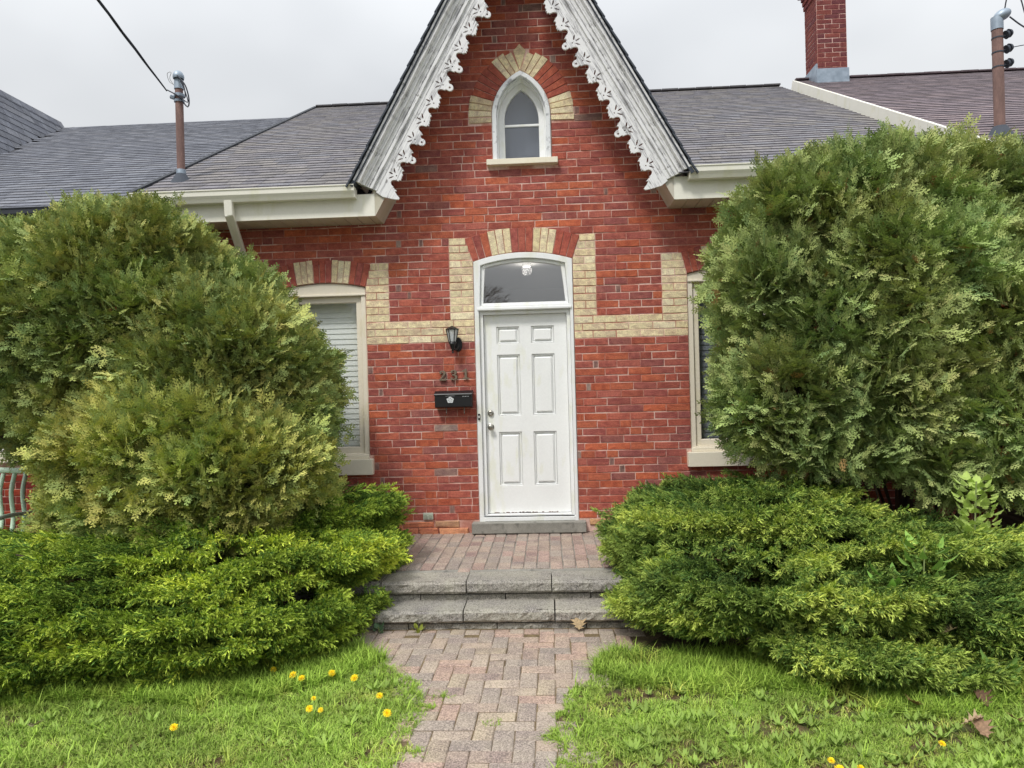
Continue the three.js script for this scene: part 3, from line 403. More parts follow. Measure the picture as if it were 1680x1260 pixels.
    const yEnd = x00 + n * P, xe = Math.min(yEnd, L - 0.224 * sn / cs - 0.002), pts = [[0.05, 0.224], [0.04, 0.30], [0.065, 0.40], [0.085, 0.452], [0.105, 0.455], [0.118, 0.42], [0.14, 0.385], [0.155, 0.40], [0.165, 0.36], ...edge].filter(([x, y]) => x < L - y * sn / cs - 0.004), hs = holes.filter((h) => h.every(([x, y]) => x < L - y * sn / cs - 0.02));
    pts.push([pts[pts.length - 1][0] + 0.003, 0.224]);
    const sh = poly(pts); hs.forEach((h) => hole(sh, h)); let g = new THREE.ExtrudeGeometry(sh, { depth: 0.018, bevelEnabled: true, bevelSize: 0.002, bevelOffset: -0.002, bevelThickness: 0.002, bevelSegments: 1, curveSegments: 6 }); if (g.index) g = g.toNonIndexed(); g.translate(0, 0, 0.374);
    const pp = g.attributes.position, uv = new Float32Array(pp.count * 2); for (let i = 0; i < pp.count; i++) { uv[2 * i] = pp.getX(i) * 0.7 + s * 3; uv[2 * i + 1] = pp.getY(i) * 0.6; } g.setAttribute('uv', new THREE.BufferAttribute(uv, 2)); g.applyMatrix4(bas); mesh('fretwork', fixWinding(g, s), mWorn, bb);
    mesh('back_board', (() => { const q = prof([[0.0, 0.0], [0.0, 0.295], [0.02, 0.295], [0.02, 0.0]]); return q; })(), mSoffit, bb);
  }
}
function fixWinding(g, s) { if (s < 0) { g.computeVertexNormals(); return g; } const p = g.attributes.position, u = g.attributes.uv; for (let i = 0; i < p.count; i += 3) { const a = [p.getX(i), p.getY(i), p.getZ(i)], b = [u.getX(i), u.getY(i)]; p.setXYZ(i, p.getX(i + 1), p.getY(i + 1), p.getZ(i + 1)); u.setXY(i, u.getX(i + 1), u.getY(i + 1)); p.setXYZ(i + 1, ...a); u.setXY(i + 1, ...b); } g.computeVertexNormals(); return g; }
// gutters, fascia, soffit, downspouts
const gutterShape = poly([[0, 0], [0.085, 0], [0.1, 0.03], [0.118, 0.06], [0.12, 0.105], [0.128, 0.108], [0.128, 0.118], [0.112, 0.118], [0.108, 0.064], [0.09, 0.034], [0.078, 0.008], [0.006, 0.008], [0.006, 0.112], [0, 0.112]]);
function gutter(x0, x1, yTop, z, mat, parent, name = 'gutter') { const g = new THREE.ExtrudeGeometry(gutterShape, { depth: x1 - x0, bevelEnabled: false }); g.rotateY(-Math.PI / 2).scale(1, 1, 1); const p = g.attributes.position; g.scale(-1, 1, 1); g.translate(x0, yTop - 0.118, z); let q = g.index ? g.toNonIndexed() : g; q = fixWinding(q, 1); const caps = [x0 + 0.001, x1 - 0.001].map((x) => bx(x - 0.002, x + 0.002, yTop - 0.117, yTop - 0.02, z + 0.001, z + 0.1)); return mesh(name, merge([boxuv(q), ...caps]), mat, parent); }
{
  const eave = (x0, x1, endSide) => {
    gutter(x0, endSide > 0 ? x1 - 0.17 : x1, 3.735, 0.375, mGutter, house);
    if (endSide < 0) void 0;
    mesh('fascia', bx(x0, x1, 3.452, 3.665, 0.352, 0.374), mGutter, house);
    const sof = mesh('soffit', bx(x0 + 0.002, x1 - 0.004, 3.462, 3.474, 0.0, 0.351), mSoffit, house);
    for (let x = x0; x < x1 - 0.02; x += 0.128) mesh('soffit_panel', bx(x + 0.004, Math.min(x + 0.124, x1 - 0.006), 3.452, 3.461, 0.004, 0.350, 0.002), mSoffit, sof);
  };
  eave(-4.02, -1.645, 1); 
  gutter(1.364, 4.1, 3.785, 0.375, mGutter, house); mesh('fascia', bx(1.235, 4.12, 3.50, 3.715, 0.352, 0.374), mGutter, house);
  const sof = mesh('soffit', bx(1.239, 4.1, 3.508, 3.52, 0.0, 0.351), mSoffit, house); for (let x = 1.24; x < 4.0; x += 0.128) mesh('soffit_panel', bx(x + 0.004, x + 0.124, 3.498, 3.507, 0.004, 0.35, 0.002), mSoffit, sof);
  // boxed ends of the eaves under the gable foot
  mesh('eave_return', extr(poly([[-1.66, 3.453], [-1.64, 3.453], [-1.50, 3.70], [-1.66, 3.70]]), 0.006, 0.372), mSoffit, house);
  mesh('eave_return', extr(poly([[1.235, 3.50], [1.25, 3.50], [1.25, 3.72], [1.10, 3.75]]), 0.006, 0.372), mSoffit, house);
  const ds = (pts, name) => mesh(name, merge(pts.slice(1).map((b, i) => { const a = pts[i], d = V(...b).sub(V(...a)), l = d.length() + 0.03, g = new RoundedBoxGeometry(0.085, l, 0.06, 2, 0.012); g.applyQuaternion(new THREE.Quaternion().setFromUnitVectors(V(0, 1, 0), d.clone().normalize())); const c = V(...a).add(V(...b)).multiplyScalar(0.5); g.translate(c.x, c.y, c.z); return boxuv(g); })), mGutter, house);
  ds([[-3.06, 3.63, 0.44], [-3.06, 3.50, 0.43], [-3.10, 3.17, 0.055], [-3.11, 0.3, 0.05]], 'downspout'); ds([[2.84, 3.65, 0.44], [2.84, 3.5, 0.43], [2.84, 3.2, 0.055], [2.84, 0.3, 0.05]], 'downspout');
}

// ================================================================ NEIGHBOURS
{
  const r = rng(41), n = thing('neighbour_house', 'brick row house with blue grey shingles and a dark gutter', 'house', [0, 0, 0]);
  const x0 = -13, x1 = -4.06, dy = -0.13, zr = -5.35, R = (z) => ROOF(z) + dy, yr = R(zr);
  const roof = mesh('roof', merge([quadSlab(V(x0, R(0.46), 0.46), V(x1, R(0.46), 0.46), V(x1, yr, zr), V(x0, yr, zr), 0.04), quadSlab(V(x0, yr, zr - 0.001), V(x1, yr, zr - 0.001), V(x1, 3.5, -11.2), V(x0, 3.5, -11.2), 0.04)]), mDeck, n);
  const tones = [[126, 129, 138], [121, 124, 133], [131, 134, 142], [118, 121, 130], [134, 136, 143]], gx = -8.6, gy = yr, half = (gy - R(0.46)) / SL;
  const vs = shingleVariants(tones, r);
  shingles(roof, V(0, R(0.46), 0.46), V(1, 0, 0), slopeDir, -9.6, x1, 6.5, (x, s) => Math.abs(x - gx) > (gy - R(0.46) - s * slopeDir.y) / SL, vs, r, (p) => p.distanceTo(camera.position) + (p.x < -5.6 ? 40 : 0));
  // its own cross gable, right slope seen at the picture's edge
  const A = V(gx, gy, 0.5), B = V(gx + half, R(0.46), 0.5), D = V(gx, gy, zr), Cc = V(gx + half, R(0.46), 0.45), gs = mesh('gable_slope', quadSlab(A, B, Cc, D, 0.04), mDeck, n);
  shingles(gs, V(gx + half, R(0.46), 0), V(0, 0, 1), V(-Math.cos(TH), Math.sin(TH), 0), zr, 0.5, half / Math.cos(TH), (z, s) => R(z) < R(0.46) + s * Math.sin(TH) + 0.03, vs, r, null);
  mesh('gable_slope', quadSlab(V(gx, gy, zr), V(gx - half, R(0.46), 0.45), V(gx - half, R(0.46), 0.5), V(gx, gy, 0.5), 0.04), mDeck, n);
  gutter(x0, x1 - 0.01, 3.64, 0.37, mDarkGutter, n); mesh('fascia', bx(x0, x1, 3.36, 3.57, 0.34, 0.365), mGutter, n); mesh('soffit', bx(x0, x1, 3.355, 3.359, 0, 0.36), mSoffit, n);
  const ws = poly([[x0, 0], [x1, 0], [x1, 3.6], [x0, 3.6]]); hole(ws, rectPts(-6.15, -5.42, 1.2, 2.75)); const w = mesh('wall', extr(ws, -0.2, -0.006), mMortar, n);
  const tn = [[150, 62, 50], [160, 70, 52], [140, 60, 54]], bv = variants(9, (i) => paint(chamfer(0.226, 0.067, 0.03, 0.004, r, 0.005), srgb(...tn[i % 3]).multiplyScalar(0.9 + 0.3 * r()))), rest = [], m4 = new THREE.Matrix4();
  for (let k = 0; k < 45; k++) for (let x = -7.5 + (k & 1) * 0.117; x < x1 - 0.12; x += 0.2345) { const y = 0.1 + k * C; if (x > -6.29 && x < -5.28 && y > 1.08 && y < 2.86) continue; rest.push(placed(pick(r, bv), m4.makeTranslation(x + 0.117, y, 0))); }
  mesh('brickwork', mergeGeometries(rest), mBrick, w).userData.kind = 'stuff';
  const f = poly(rectPts(-6.14, -5.43, 1.22, 2.74)); hole(f, rectPts(-6.06, -5.51, 1.3, 2.66)); const win = mesh('window', extr(f, -0.1, -0.01, 0.004), mWhite, n);
  mesh('pane', bx(-6.07, -5.5, 1.29, 2.67, -0.06, -0.056), mGlass, win); mesh('sill', bx(-6.2, -5.37, 1.1, 1.2, -0.1, 0.07, 0.006), mSill, win);
  const b = thing('window_blind', 'grey horizontal blind in the neighbour window at the left edge', 'blind', [-5.785, 0, -0.13], 'closed window blinds'); const g = bx(-0.33, 0.33, -0.028, 0.028, -0.001, 0.001), mS = std({ color: srgb(150, 158, 170) }); for (let y = 1.27; y < 2.7; y += 0.05) { const o = mesh('slat', g, mS, b); o.position.y = y; o.rotation.x = -0.5; }
  mesh('side_wall', bx(x1 - 0.2, x1, 0, 3.5, -10.5, -0.21), mMortar, n); mesh('room_back', bx(-6.6, -5, 0.6, 3.2, -1.2, -1.15), mInside, n);
}
{
  const r = rng(42), n = thing('neighbour_house', 'brick row house with purplish shingles and a chimney at the ridge', 'house', [0, 0, 0]);
  const x0 = 4.16, x1 = 13, zr = -4.85, R = (z) => ROOF(z) + 0.16, yr = R(zr);
  const roof = mesh('roof', merge([quadSlab(V(x0, R(0.46), 0.46), V(x1, R(0.46), 0.46), V(x1, yr, zr), V(x0, yr, zr), 0.04), quadSlab(V(x0, yr, zr - 0.001), V(x1, yr, zr - 0.001), V(x1, 3.7, -10.4), V(x0, 3.7, -10.4), 0.04)]), mDeck, n);
  const tones = [[140, 125, 128], [135, 121, 125], [145, 129, 131], [138, 124, 129], [131, 118, 123]];
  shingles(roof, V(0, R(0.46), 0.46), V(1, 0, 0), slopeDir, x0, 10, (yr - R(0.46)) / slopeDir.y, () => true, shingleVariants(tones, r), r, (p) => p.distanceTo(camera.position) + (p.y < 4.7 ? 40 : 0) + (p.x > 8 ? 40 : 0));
  mesh('ridge_cap', merge(variants(22, (i) => bx(x0 + i * 0.291, x0 + i * 0.291 + 0.284, yr + 0.01, yr + 0.036 + 0.004 * (i & 1), zr - 0.1, zr + 0.07, 0.006))), std({ color: srgb(112, 98, 102), map: shingleMap }), roof);
  // rake board above our roof, and the lead step flashing below it
  mesh('rake_board', quadSlab(V(x0 - 0.035, R(0.5) + 0.02, 0.5), V(x0 + 0.01, R(0.5) + 0.02, 0.5), V(x0 + 0.01, R(zr) + 0.02, zr), V(x0 - 0.035, R(zr) + 0.02, zr), 0.15), mGutter, n);
  const fl = mStepFlash(); for (let i = 0; i < 22; i++) { const z = 0.3 - i * 0.235, y = ROOF(z) + 0.02; const g = quadSlab(V(x0 - 0.028 - 0.004 * (i & 1), y, z), V(x0 - 0.02, y, z), V(x0 - 0.02, ROOF(z - 0.25) + 0.02, z - 0.25), V(x0 - 0.028 - 0.004 * (i & 1), ROOF(z - 0.25) + 0.02, z - 0.25), -0.10 - 0.012 * (i & 1)); mesh('step_flashing', g, fl, n); }
  mesh('gable_wall', bx(x0 - 0.018, x0 + 0.1, 0, 3.85, -10, -0.01), mMortar, n);
  const ch = mesh('chimney', bx(4.395, 4.855, 6.2, 8.06, -4.98, -4.46), mMortar, n), bt = [[136, 78, 74], [126, 72, 70], [146, 84, 76], [118, 70, 72]], vs = variants(12, (i) => paint(chamfer(0.226, 0.067, 0.03, 0.004, r, 0.005), srgb(...bt[i % 4]).multiplyScalar(0.85 + 0.3 * r())));
  for (let k = 0; k < 21; k++) {
    const y = 6.50 + k * 0.0755, out = k > 17 ? 0.018 * (k - 17) : 0, face = (a, b, f) => { let p = a; let first = k & 1 ? 0.117 : 0.235; while (p < b - 0.01) { const q = Math.min(b, p + first); first = 0.235; if (q - p > 0.03) f((p + q) / 2, (q - p - 0.009) / 0.226); p = q; } };
    face(4.395 - out, 4.855 + out, (c, sx) => { const o = mesh('brick', pick(r, vs), mBrick, ch); o.position.set(c, y, -4.455 + out); o.scale.x = sx; });
    face(-4.98, -4.462 + out, (c, sx) => { const o = mesh('brick', pick(r, vs), mBrick, ch); o.position.set(4.39 - out, y, c); o.rotation.y = -Math.PI / 2; o.scale.x = sx; });
  }
  mesh('chimney_cap', bx(4.31, 4.94, 8.062, 8.13, -5.06, -4.37, 0.008), mConcrete, ch);
  mesh('flashing', merge([bx(4.375, 4.875, 6.30, 6.66, -4.462, -4.438, 0.004), bx(4.372, 4.396, 6.3, 6.75, -5.0, -4.463, 0.004)]), mGalv, ch);
  gutter(x0 + 0.05, 10, 3.87, 0.375, mGutter, n); mesh('fascia', bx(x0 + 0.05, 10, 3.6, 3.84, 0.34, 0.37), mGutter, n); mesh('soffit', bx(x0 + 0.05, 10, 3.6, 3.61, 0, 0.335), mSoffit, n);
  const w = mesh('wall', bx(x0 - 0.02, 12, 0, 3.8, -0.2, -0.006), mMortar, n), tn = [[150, 62, 50], [160, 70, 52], [140, 60, 54]], bv = variants(9, (i) => paint(chamfer(0.226, 0.067, 0.03, 0.004, r, 0.005), srgb(...tn[i % 3]).multiplyScalar(0.9 + 0.3 * r()))), rest = [], m4 = new THREE.Matrix4();
  for (let k = 0; k < 45; k++) for (let x = x0 + (k & 1) * 0.117; x < 7; x += 0.2345) rest.push(placed(pick(r, bv), m4.makeTranslation(x + 0.117, 0.1 + k * C, 0)));
  mesh('brickwork', mergeGeometries(rest), mBrick, w).userData.kind = 'stuff';
}
function mStepFlash() { return std({ color: srgb(120, 112, 118), roughness: 0.6, metalness: 0.2, map: shingleMap }); }

// ================================================================ THINGS ON THE WALL AND ROOF
const font = await new FontLoader().loadAsync('fonts/droid/droid_serif_bold.typeface.json');
{
  const mNum = std({ color: srgb(126, 112, 96), metalness: 0.3, roughness: 0.5, bumpMap: fineBump, bumpScale: 0.001 });
  [['2', -1.112, 1.838, 'dark metal house number 2, left of the three digits'], ['3', -0.998, 1.842, 'dark metal house number 3, between the 2 and the 1'], ['1', -0.882, 1.852, 'dark metal house number 1, nearest the door frame']].forEach(([ch, x, y, l]) => {
    const g = new TextGeometry(ch, { font, size: 0.098, depth: 0.012, curveSegments: 6, bevelEnabled: true, bevelSize: 0.002, bevelThickness: 0.002, bevelSegments: 1 }); const o = thing('house_number', l, 'house number', [x, y, 0.014], 'house number digits'); mesh('digit', boxuv(g), mNum, o);
    mesh('stand_off', merge([0.02, 0.075].map((yy) => boxuv(new THREE.CylinderGeometry(0.004, 0.004, 0.02, 8).rotateX(Math.PI / 2).translate(0.032, yy, -0.006)))), mNum, o);
  });
  // mailbox
  const m = thing('mailbox', 'black metal wall mailbox with a white emblem beside the door', 'mailbox', [-0.9635, 1.563, 0.004]);
  mesh('box', extr(poly([[0, 0], [0.085, 0], [0.1, 0.012], [0.105, 0.13], [0, 0.13]]), -0.19, 0.19, 0.003).rotateY(-Math.PI / 2).scale(-1, 1, 1), mBlack, m).geometry = fixWinding(extr(poly([[0, 0], [0.085, 0], [0.1, 0.012], [0.105, 0.13], [0, 0.13]]), -0.187, 0.187, 0.003).rotateY(-Math.PI / 2).scale(-1, 1, 1), 1);
  mesh('lid', fixWinding(extr(poly([[0, 0.134], [0.108, 0.122], [0.112, 0.132], [0.106, 0.142], [0.03, 0.168], [0, 0.17]]), -0.193, 0.193, 0.003).rotateY(-Math.PI / 2).scale(-1, 1, 1), 1), mBlack, m);
  const mMark = std({ color: srgb(206, 210, 212), roughness: 0.6 }), r = rng(9), em = new THREE.Shape(); for (let i = 0; i <= 22; i++) { const a = i / 22 * Math.PI * 2, q = 0.034 * (1 + 0.12 * Math.sin(a * 5) + 0.1 * (r() - 0.5)); em[i ? 'lineTo' : 'moveTo'](q * Math.cos(a), q * 0.9 * Math.sin(a)); }
  const gaps = []; for (let i = 0; i < 6; i++) { const h = new THREE.Path(), a = i * 1.05 + 0.3, q = 0.016; h.absellipse(q * Math.cos(a), q * Math.sin(a), 0.006, 0.0025, 0, 7, true, a); em.holes.push(h); }
  mesh('emblem', extr(em, 0.103, 0.1068).translate(-0.03, 0.078, 0), mMark, m); const marks = []; for (let i = 0; i < 9; i++) marks.push(bx(-0.075 + i * 0.0105, -0.069 + i * 0.0105, 0.1165, 0.1195, 0.104, 0.1074)); for (let i = 0; i < 5; i++) marks.push(bx(0.095 + i * 0.013, 0.104 + i * 0.013, 0.108 + 0.002 * (i % 2), 0.1125, 0.104, 0.1074)); mesh('small_marks', merge(marks), mMark, m);
  for (const x of [-0.075, 0.105]) mesh('hook', tube([[x, 0.004, 0.07], [x, -0.05, 0.075], [x + 0.002, -0.066, 0.088], [x + 0.004, -0.055, 0.1]], 0.0045, 14, 6), mSteel, m);
  // wall lantern
  const l = thing('wall_lantern', 'black wall lantern with frosted panes beside the door', 'lantern', [-0.955, 2.105, 0.005]), N = 6, zc = 0.105;
  const hex = (R, y) => Array.from({ length: N }, (_, i) => { const a = (i + 0.5) * Math.PI / 3; return V(R * Math.sin(a), y, zc + R * Math.cos(a)); });
  const t0 = hex(0.036, 0.115), t1 = hex(0.062, 0.245), bars = [], panes = [];
  for (let i = 0; i < N; i++) { const j = (i + 1) % N; bars.push(tube([t0[i].toArray(), t1[i].toArray()], 0.0048, 2, 6), tube([t1[i].toArray(), t1[j].toArray()], 0.006, 2, 6), tube([t0[i].toArray(), t0[j].toArray()], 0.006, 2, 6)); const pin = (p) => [p.x * 0.93, p.y, zc + (p.z - zc) * 0.93]; const P = [t0[i], t0[j], t1[j], t1[i]].map(pin); panes.push(boxuv(tris([P[0], P[1], P[2], P[0], P[2], P[3]].flat()))); }
  mesh('frame', merge(bars), mBlack, l); const mFrost = phys({ color: srgb(232, 238, 240), transmission: 0.45, roughness: 0.55, thickness: 0 }); panes.forEach((g) => mesh('pane', g, mFrost, l));
  mesh('roof_cap', merge([boxuv(new THREE.CylinderGeometry(0.03, 0.07, 0.02, 6).translate(0, 0.257, zc)), boxuv(new THREE.CylinderGeometry(0.008, 0.03, 0.012, 6).translate(0, 0.272, zc))]), mBlack, l);
  mesh('base_cup', new THREE.LatheGeometry([[0, 0.02], [0.012, 0.024], [0.01, 0.04], [0.022, 0.06], [0.03, 0.09], [0.042, 0.112], [0, 0.116]].map((p) => new THREE.Vector2(...p)), 18).translate(0, 0, zc), mBlack, l); mesh('finial', new THREE.SphereGeometry(0.011, 12, 8).translate(0, 0.012, zc), mBlack, l);
  mesh('arm', tube([[0.045, 0.1, 0.012], [0.045, 0.055, 0.05], [0.02, 0.04, 0.085], [0, 0.05, zc]], 0.009, 16, 8), mBlack, l); mesh('back_plate', new THREE.CylinderGeometry(0.05, 0.055, 0.016, 20).rotateX(Math.PI / 2).scale(0.75, 1.35, 1).translate(0.045, 0.095, 0.008), mBlack, l);
  mesh('bulb', new THREE.SphereGeometry(0.02, 12, 10).scale(1, 1.5, 1).translate(0, 0.165, zc), std({ color: srgb(240, 240, 236), roughness: 0.3 }), l);
  // outlet and doorbell
  const ob = thing('outdoor_outlet', 'grey outdoor outlet cover low on the brick wall', 'outlet', [-1.262, 0.428, 0.004]); mesh('cover_plate', bx(-0.052, 0.052, 0, 0.07, 0, 0.022, 0.006), std({ color: srgb(186, 192, 176), roughness: 0.5 }), ob); for (const s of [-1, 1]) mesh('flap', new THREE.CylinderGeometry(0.017, 0.018, 0.01, 14).rotateX(Math.PI / 2).translate(s * 0.023, 0.035, 0.026), std({ color: srgb(160, 168, 150), roughness: 0.5 }), ob);
  const db = thing('doorbell', 'small black doorbell on the white door frame', 'doorbell', [-0.716, 1.43, 0.012]); mesh('case', bx(-0.011, 0.011, 0, 0.062, 0, 0.012, 0.003), mBlack, db); mesh('button', bx(-0.006, 0.006, 0.018, 0.042, 0.012, 0.016, 0.002), std({ color: srgb(232, 232, 228), roughness: 0.4 }), db);
}
{ // service masts with weatherheads, and the cables
  const m = thing('service_mast', 'rusty electrical service mast on the cottage roof by the left gutter', 'mast', [-3.8, ROOF(-0.1), -0.1], 'roof service masts'); const y = ROOF(-0.1);
  mesh('pipe', new THREE.CylinderGeometry(0.04, 0.04, 1.16, 18).translate(0, 0.48, 0), mRust, m);
  mesh('weatherhead', merge([new THREE.CylinderGeometry(0.045, 0.048, 0.11, 16).translate(0, 1.02, 0), new THREE.SphereGeometry(0.056, 16, 10, 0, Math.PI * 2, 0, Math.PI * 0.62).scale(1, 1.15, 1.1).translate(0.004, 1.09, 0.012)].map(boxuv)), mGalv, m);
  mesh('clamp', merge([new THREE.CylinderGeometry(0.052, 0.052, 0.03, 16).translate(0, 0.9, 0), new THREE.CylinderGeometry(0.052, 0.052, 0.025, 16).translate(0, 0.84, 0), new THREE.CylinderGeometry(0.022, 0.022, 0.05, 12).rotateZ(1.2).translate(-0.055, 0.875, 0.02)].map(boxuv)), mGalv, m);
  mesh('flashing', boxuv(new THREE.CylinderGeometry(0.05, 0.13, 0.13, 18).translate(0, 0.01, 0)), mDarkEdge, m); mesh('collar', boxuv(new THREE.CylinderGeometry(0.046, 0.05, 0.06, 16).translate(0, 0.09, 0)), mGalv, m);
  mesh('lead_wire', merge([tube([[0.03, 1.06, 0.06], [0.1, 0.98, 0.07], [0.13, 0.82, 0.05], [0.11, 0.76, 0.04], [0.02, 0.87, 0.06], [-0.08, 0.93, 0.06]], 0.007, 30, 6), tube([[0.02, 1.08, 0.07], [0.085, 1.0, 0.09], [0.1, 0.84, 0.08], [0.04, 0.86, 0.08], [-0.09, 0.935, 0.07]], 0.006, 30, 6), tube([[0.04, 1.04, 0.04], [0.09, 0.92, 0.05], [0.12, 0.8, 0.06], [0.05, 0.85, 0.06]], 0.005, 24, 6)].map(boxuv)), mWire, m);
  mesh('tie_wire', tube([[-0.045, 1.0, 0], [-0.09, 1.08, 0.01], [-0.07, 1.14, 0.02], [-0.11, 1.13, 0.02], [-0.10, 1.05, 0.0], [-0.06, 1.02, 0.0]], 0.0025, 30, 5), mSteel, m);
  const a = V(-3.9, y + 0.93, -0.04), b = V(-4.9, 10.2, 9.5), cable = tag(mesh('overhead_cable', merge([0, 1, 2].map((k) => { const pts = []; for (let i = 0; i <= 60; i++) { const t = i / 60, p = a.clone().lerp(b, t); p.y -= 1.1 * t * (1 - t); const q = i * 0.9 + k * 2.09; p.x += 0.008 * Math.cos(q) * Math.min(1, t * 20); p.y += 0.008 * Math.sin(q) * Math.min(1, t * 20); pts.push(p.toArray()); } return boxuv(tube(pts, 0.0075, 160, 6)); })), mWire), 'dark overhead service cable running up from the left roof mast', 'cable');
  const zb = 0.12, yb = ROOF(zb) + 0.16, n = thing('service_mast', 'rusty service mast with three insulators on the right neighbour roof', 'mast', [4.40, yb, zb], 'roof service masts');
  mesh('pipe', new THREE.CylinderGeometry(0.048, 0.048, 1.2, 18).translate(0, 0.5, 0), mRust, n); mesh('flashing', boxuv(new THREE.CylinderGeometry(0.06, 0.15, 0.14, 18).translate(0, 0.02, 0)), mDarkEdge, n);
  mesh('weatherhead', merge([new THREE.CylinderGeometry(0.054, 0.054, 0.12, 16).translate(0, 1.08, 0), new THREE.SphereGeometry(0.062, 16, 10).scale(1.35, 0.85, 1).rotateZ(0.45).translate(0.045, 1.16, 0.01)].map(boxuv)), mGalv, n);
  for (const yy of [0.97, 0.83, 0.69]) { const k = mesh('insulator', merge([new THREE.CylinderGeometry(0.035, 0.042, 0.025, 14).rotateZ(-1.2).translate(0.085, yy, 0.01), new THREE.CylinderGeometry(0.028, 0.042, 0.025, 14).rotateZ(-1.2).translate(0.115, yy + 0.015, 0.01), new THREE.CylinderGeometry(0.008, 0.008, 0.1, 8).rotateZ(1.35).translate(0.055, yy - 0.005, 0), new THREE.CylinderGeometry(0.052, 0.052, 0.012, 16).translate(0, yy - 0.03, 0)].map(boxuv)), mDarkEdge, n); }
  mesh('lead_wire', merge([tube([[0.05, 1.18, 0.03], [0.09, 1.34, 0.05], [0.16, 1.33, 0.06], [0.22, 1.1, 0.08], [0.28, 0.92, 0.1], [0.36, 0.9, 0.14], [0.42, 0.84, 0.2]], 0.006, 40, 6), tube([[0.1, 1.13, 0.03], [0.2, 1.02, 0.06], [0.36, 0.86, 0.15], [0.42, 0.83, 0.2]], 0.007, 24, 6), tube([[0.3, 0.95, 0.1], [0.27, 1.12, 0.1], [0.3, 1.2, 0.1], [0.31, 1.1, 0.1], [0.33, 0.95, 0.12], [0.41, 0.84, 0.2]], 0.005, 30, 6), tube([[0.42, 0.85, 0.2], [0.38, 1.05, 0.16], [0.34, 1.2, 0.12], [0.37, 1.19, 0.12], [0.45, 1.06, 0.2], [0.6, 1.02, 0.4]], 0.006, 30, 6), tube([[0.125, 0.84, 0.02], [0.42, 0.84, 0.2], [0.9, 1.05, 1.0]], 0.004, 20, 5)].map(boxuv)), mWire, n);
  tag(mesh('overhead_cable', boxuv(tube([[4.82, yb + 0.84, zb + 0.2], [5.3, yb + 1.2, 1.4], [6.5, 7.6, 5], [8, 9.6, 9.5]], 0.011, 60, 6)), mWire), 'overhead cable leaving the mast at the right edge', 'cable');
}
{ // garden bench and planter seen past the shrubs
  const mG = std({ color: srgb(214, 238, 214), roughness: 0.5 }), b = thing('garden_bench', 'pale green slatted garden bench at the left edge behind the shrubs', 'bench', [-5.75, 0, 0.55]);
  for (let i = 0; i < 12; i++) mesh('back_slat', boxuv(tube([[-0.62 + i * 0.115, 0.42, 0.06], [-0.63 + i * 0.115, 0.6, 0.0], [-0.66 + i * 0.115, 0.86, -0.02], [-0.68 + i * 0.115, 1.03, -0.1]], 0.022, 10, 6)).scale(1, 1, 1), mG, b);
  mesh('top_rail', boxuv(tube([[-0.78, 1.05, -0.1], [0, 1.075, -0.1], [0.74, 1.05, -0.1]], 0.028, 16, 8)), mG, b);
  for (let i = 0; i < 5; i++) mesh('seat_slat', bx(-0.72, 0.72, 0.40, 0.425, 0.08 + i * 0.095, 0.155 + i * 0.095, 0.006), mG, b);
  for (const x of [-0.68, 0.68]) for (const z of [0.05, 0.52]) mesh('leg', bx(x - 0.025, x + 0.025, -0.012, 0.4, z - 0.025, z + 0.025, 0.006), mG, b);
  for (const x of [-0.7, 0.7]) mesh('arm_rest', boxuv(tube([[x, 0.4, 0.52], [x, 0.64, 0.52], [x, 0.68, 0.4], [x, 0.66, 0.0]], 0.022, 14, 8)), mG, b);
  const mB = std({ map: tex(256, (u, v) => { const t = 0.42 + 0.3 * (tfbm(u, v, 4, 60, 3, 181) - 0.5); return [t, t * 0.97, t * 0.92]; }, 1), roughness: 0.9 }), p = thing('wooden_planter', 'weathered grey wooden planter box at the right edge', 'planter', [4.55, 0, 0.55]);
  for (let k = 0; k < 5; k++) mesh('board', bx(-0.4, 0.4, -0.012 + k * 0.13, 0.112 + k * 0.13, 0.2, 0.22, 0.004), mB, p); for (const x of [-0.4, 0.38]) mesh('side_board', bx(x, x + 0.02, -0.012, 0.64, -0.2, 0.199), mB, p); mesh('back_board', bx(-0.379, 0.379, -0.012, 0.64, -0.22, -0.2), mB, p); mesh('rim', bx(-0.42, 0.42, 0.645, 0.665, -0.24, 0.24, 0.004), mB, p);
}

// ================================================================ PLANTS
function leafMat(o = {}) { return phys({ color: 0xffffff, roughness: 0.75, transmission: 0, thickness: 0, specularIntensity: 0.35, ...o }); }
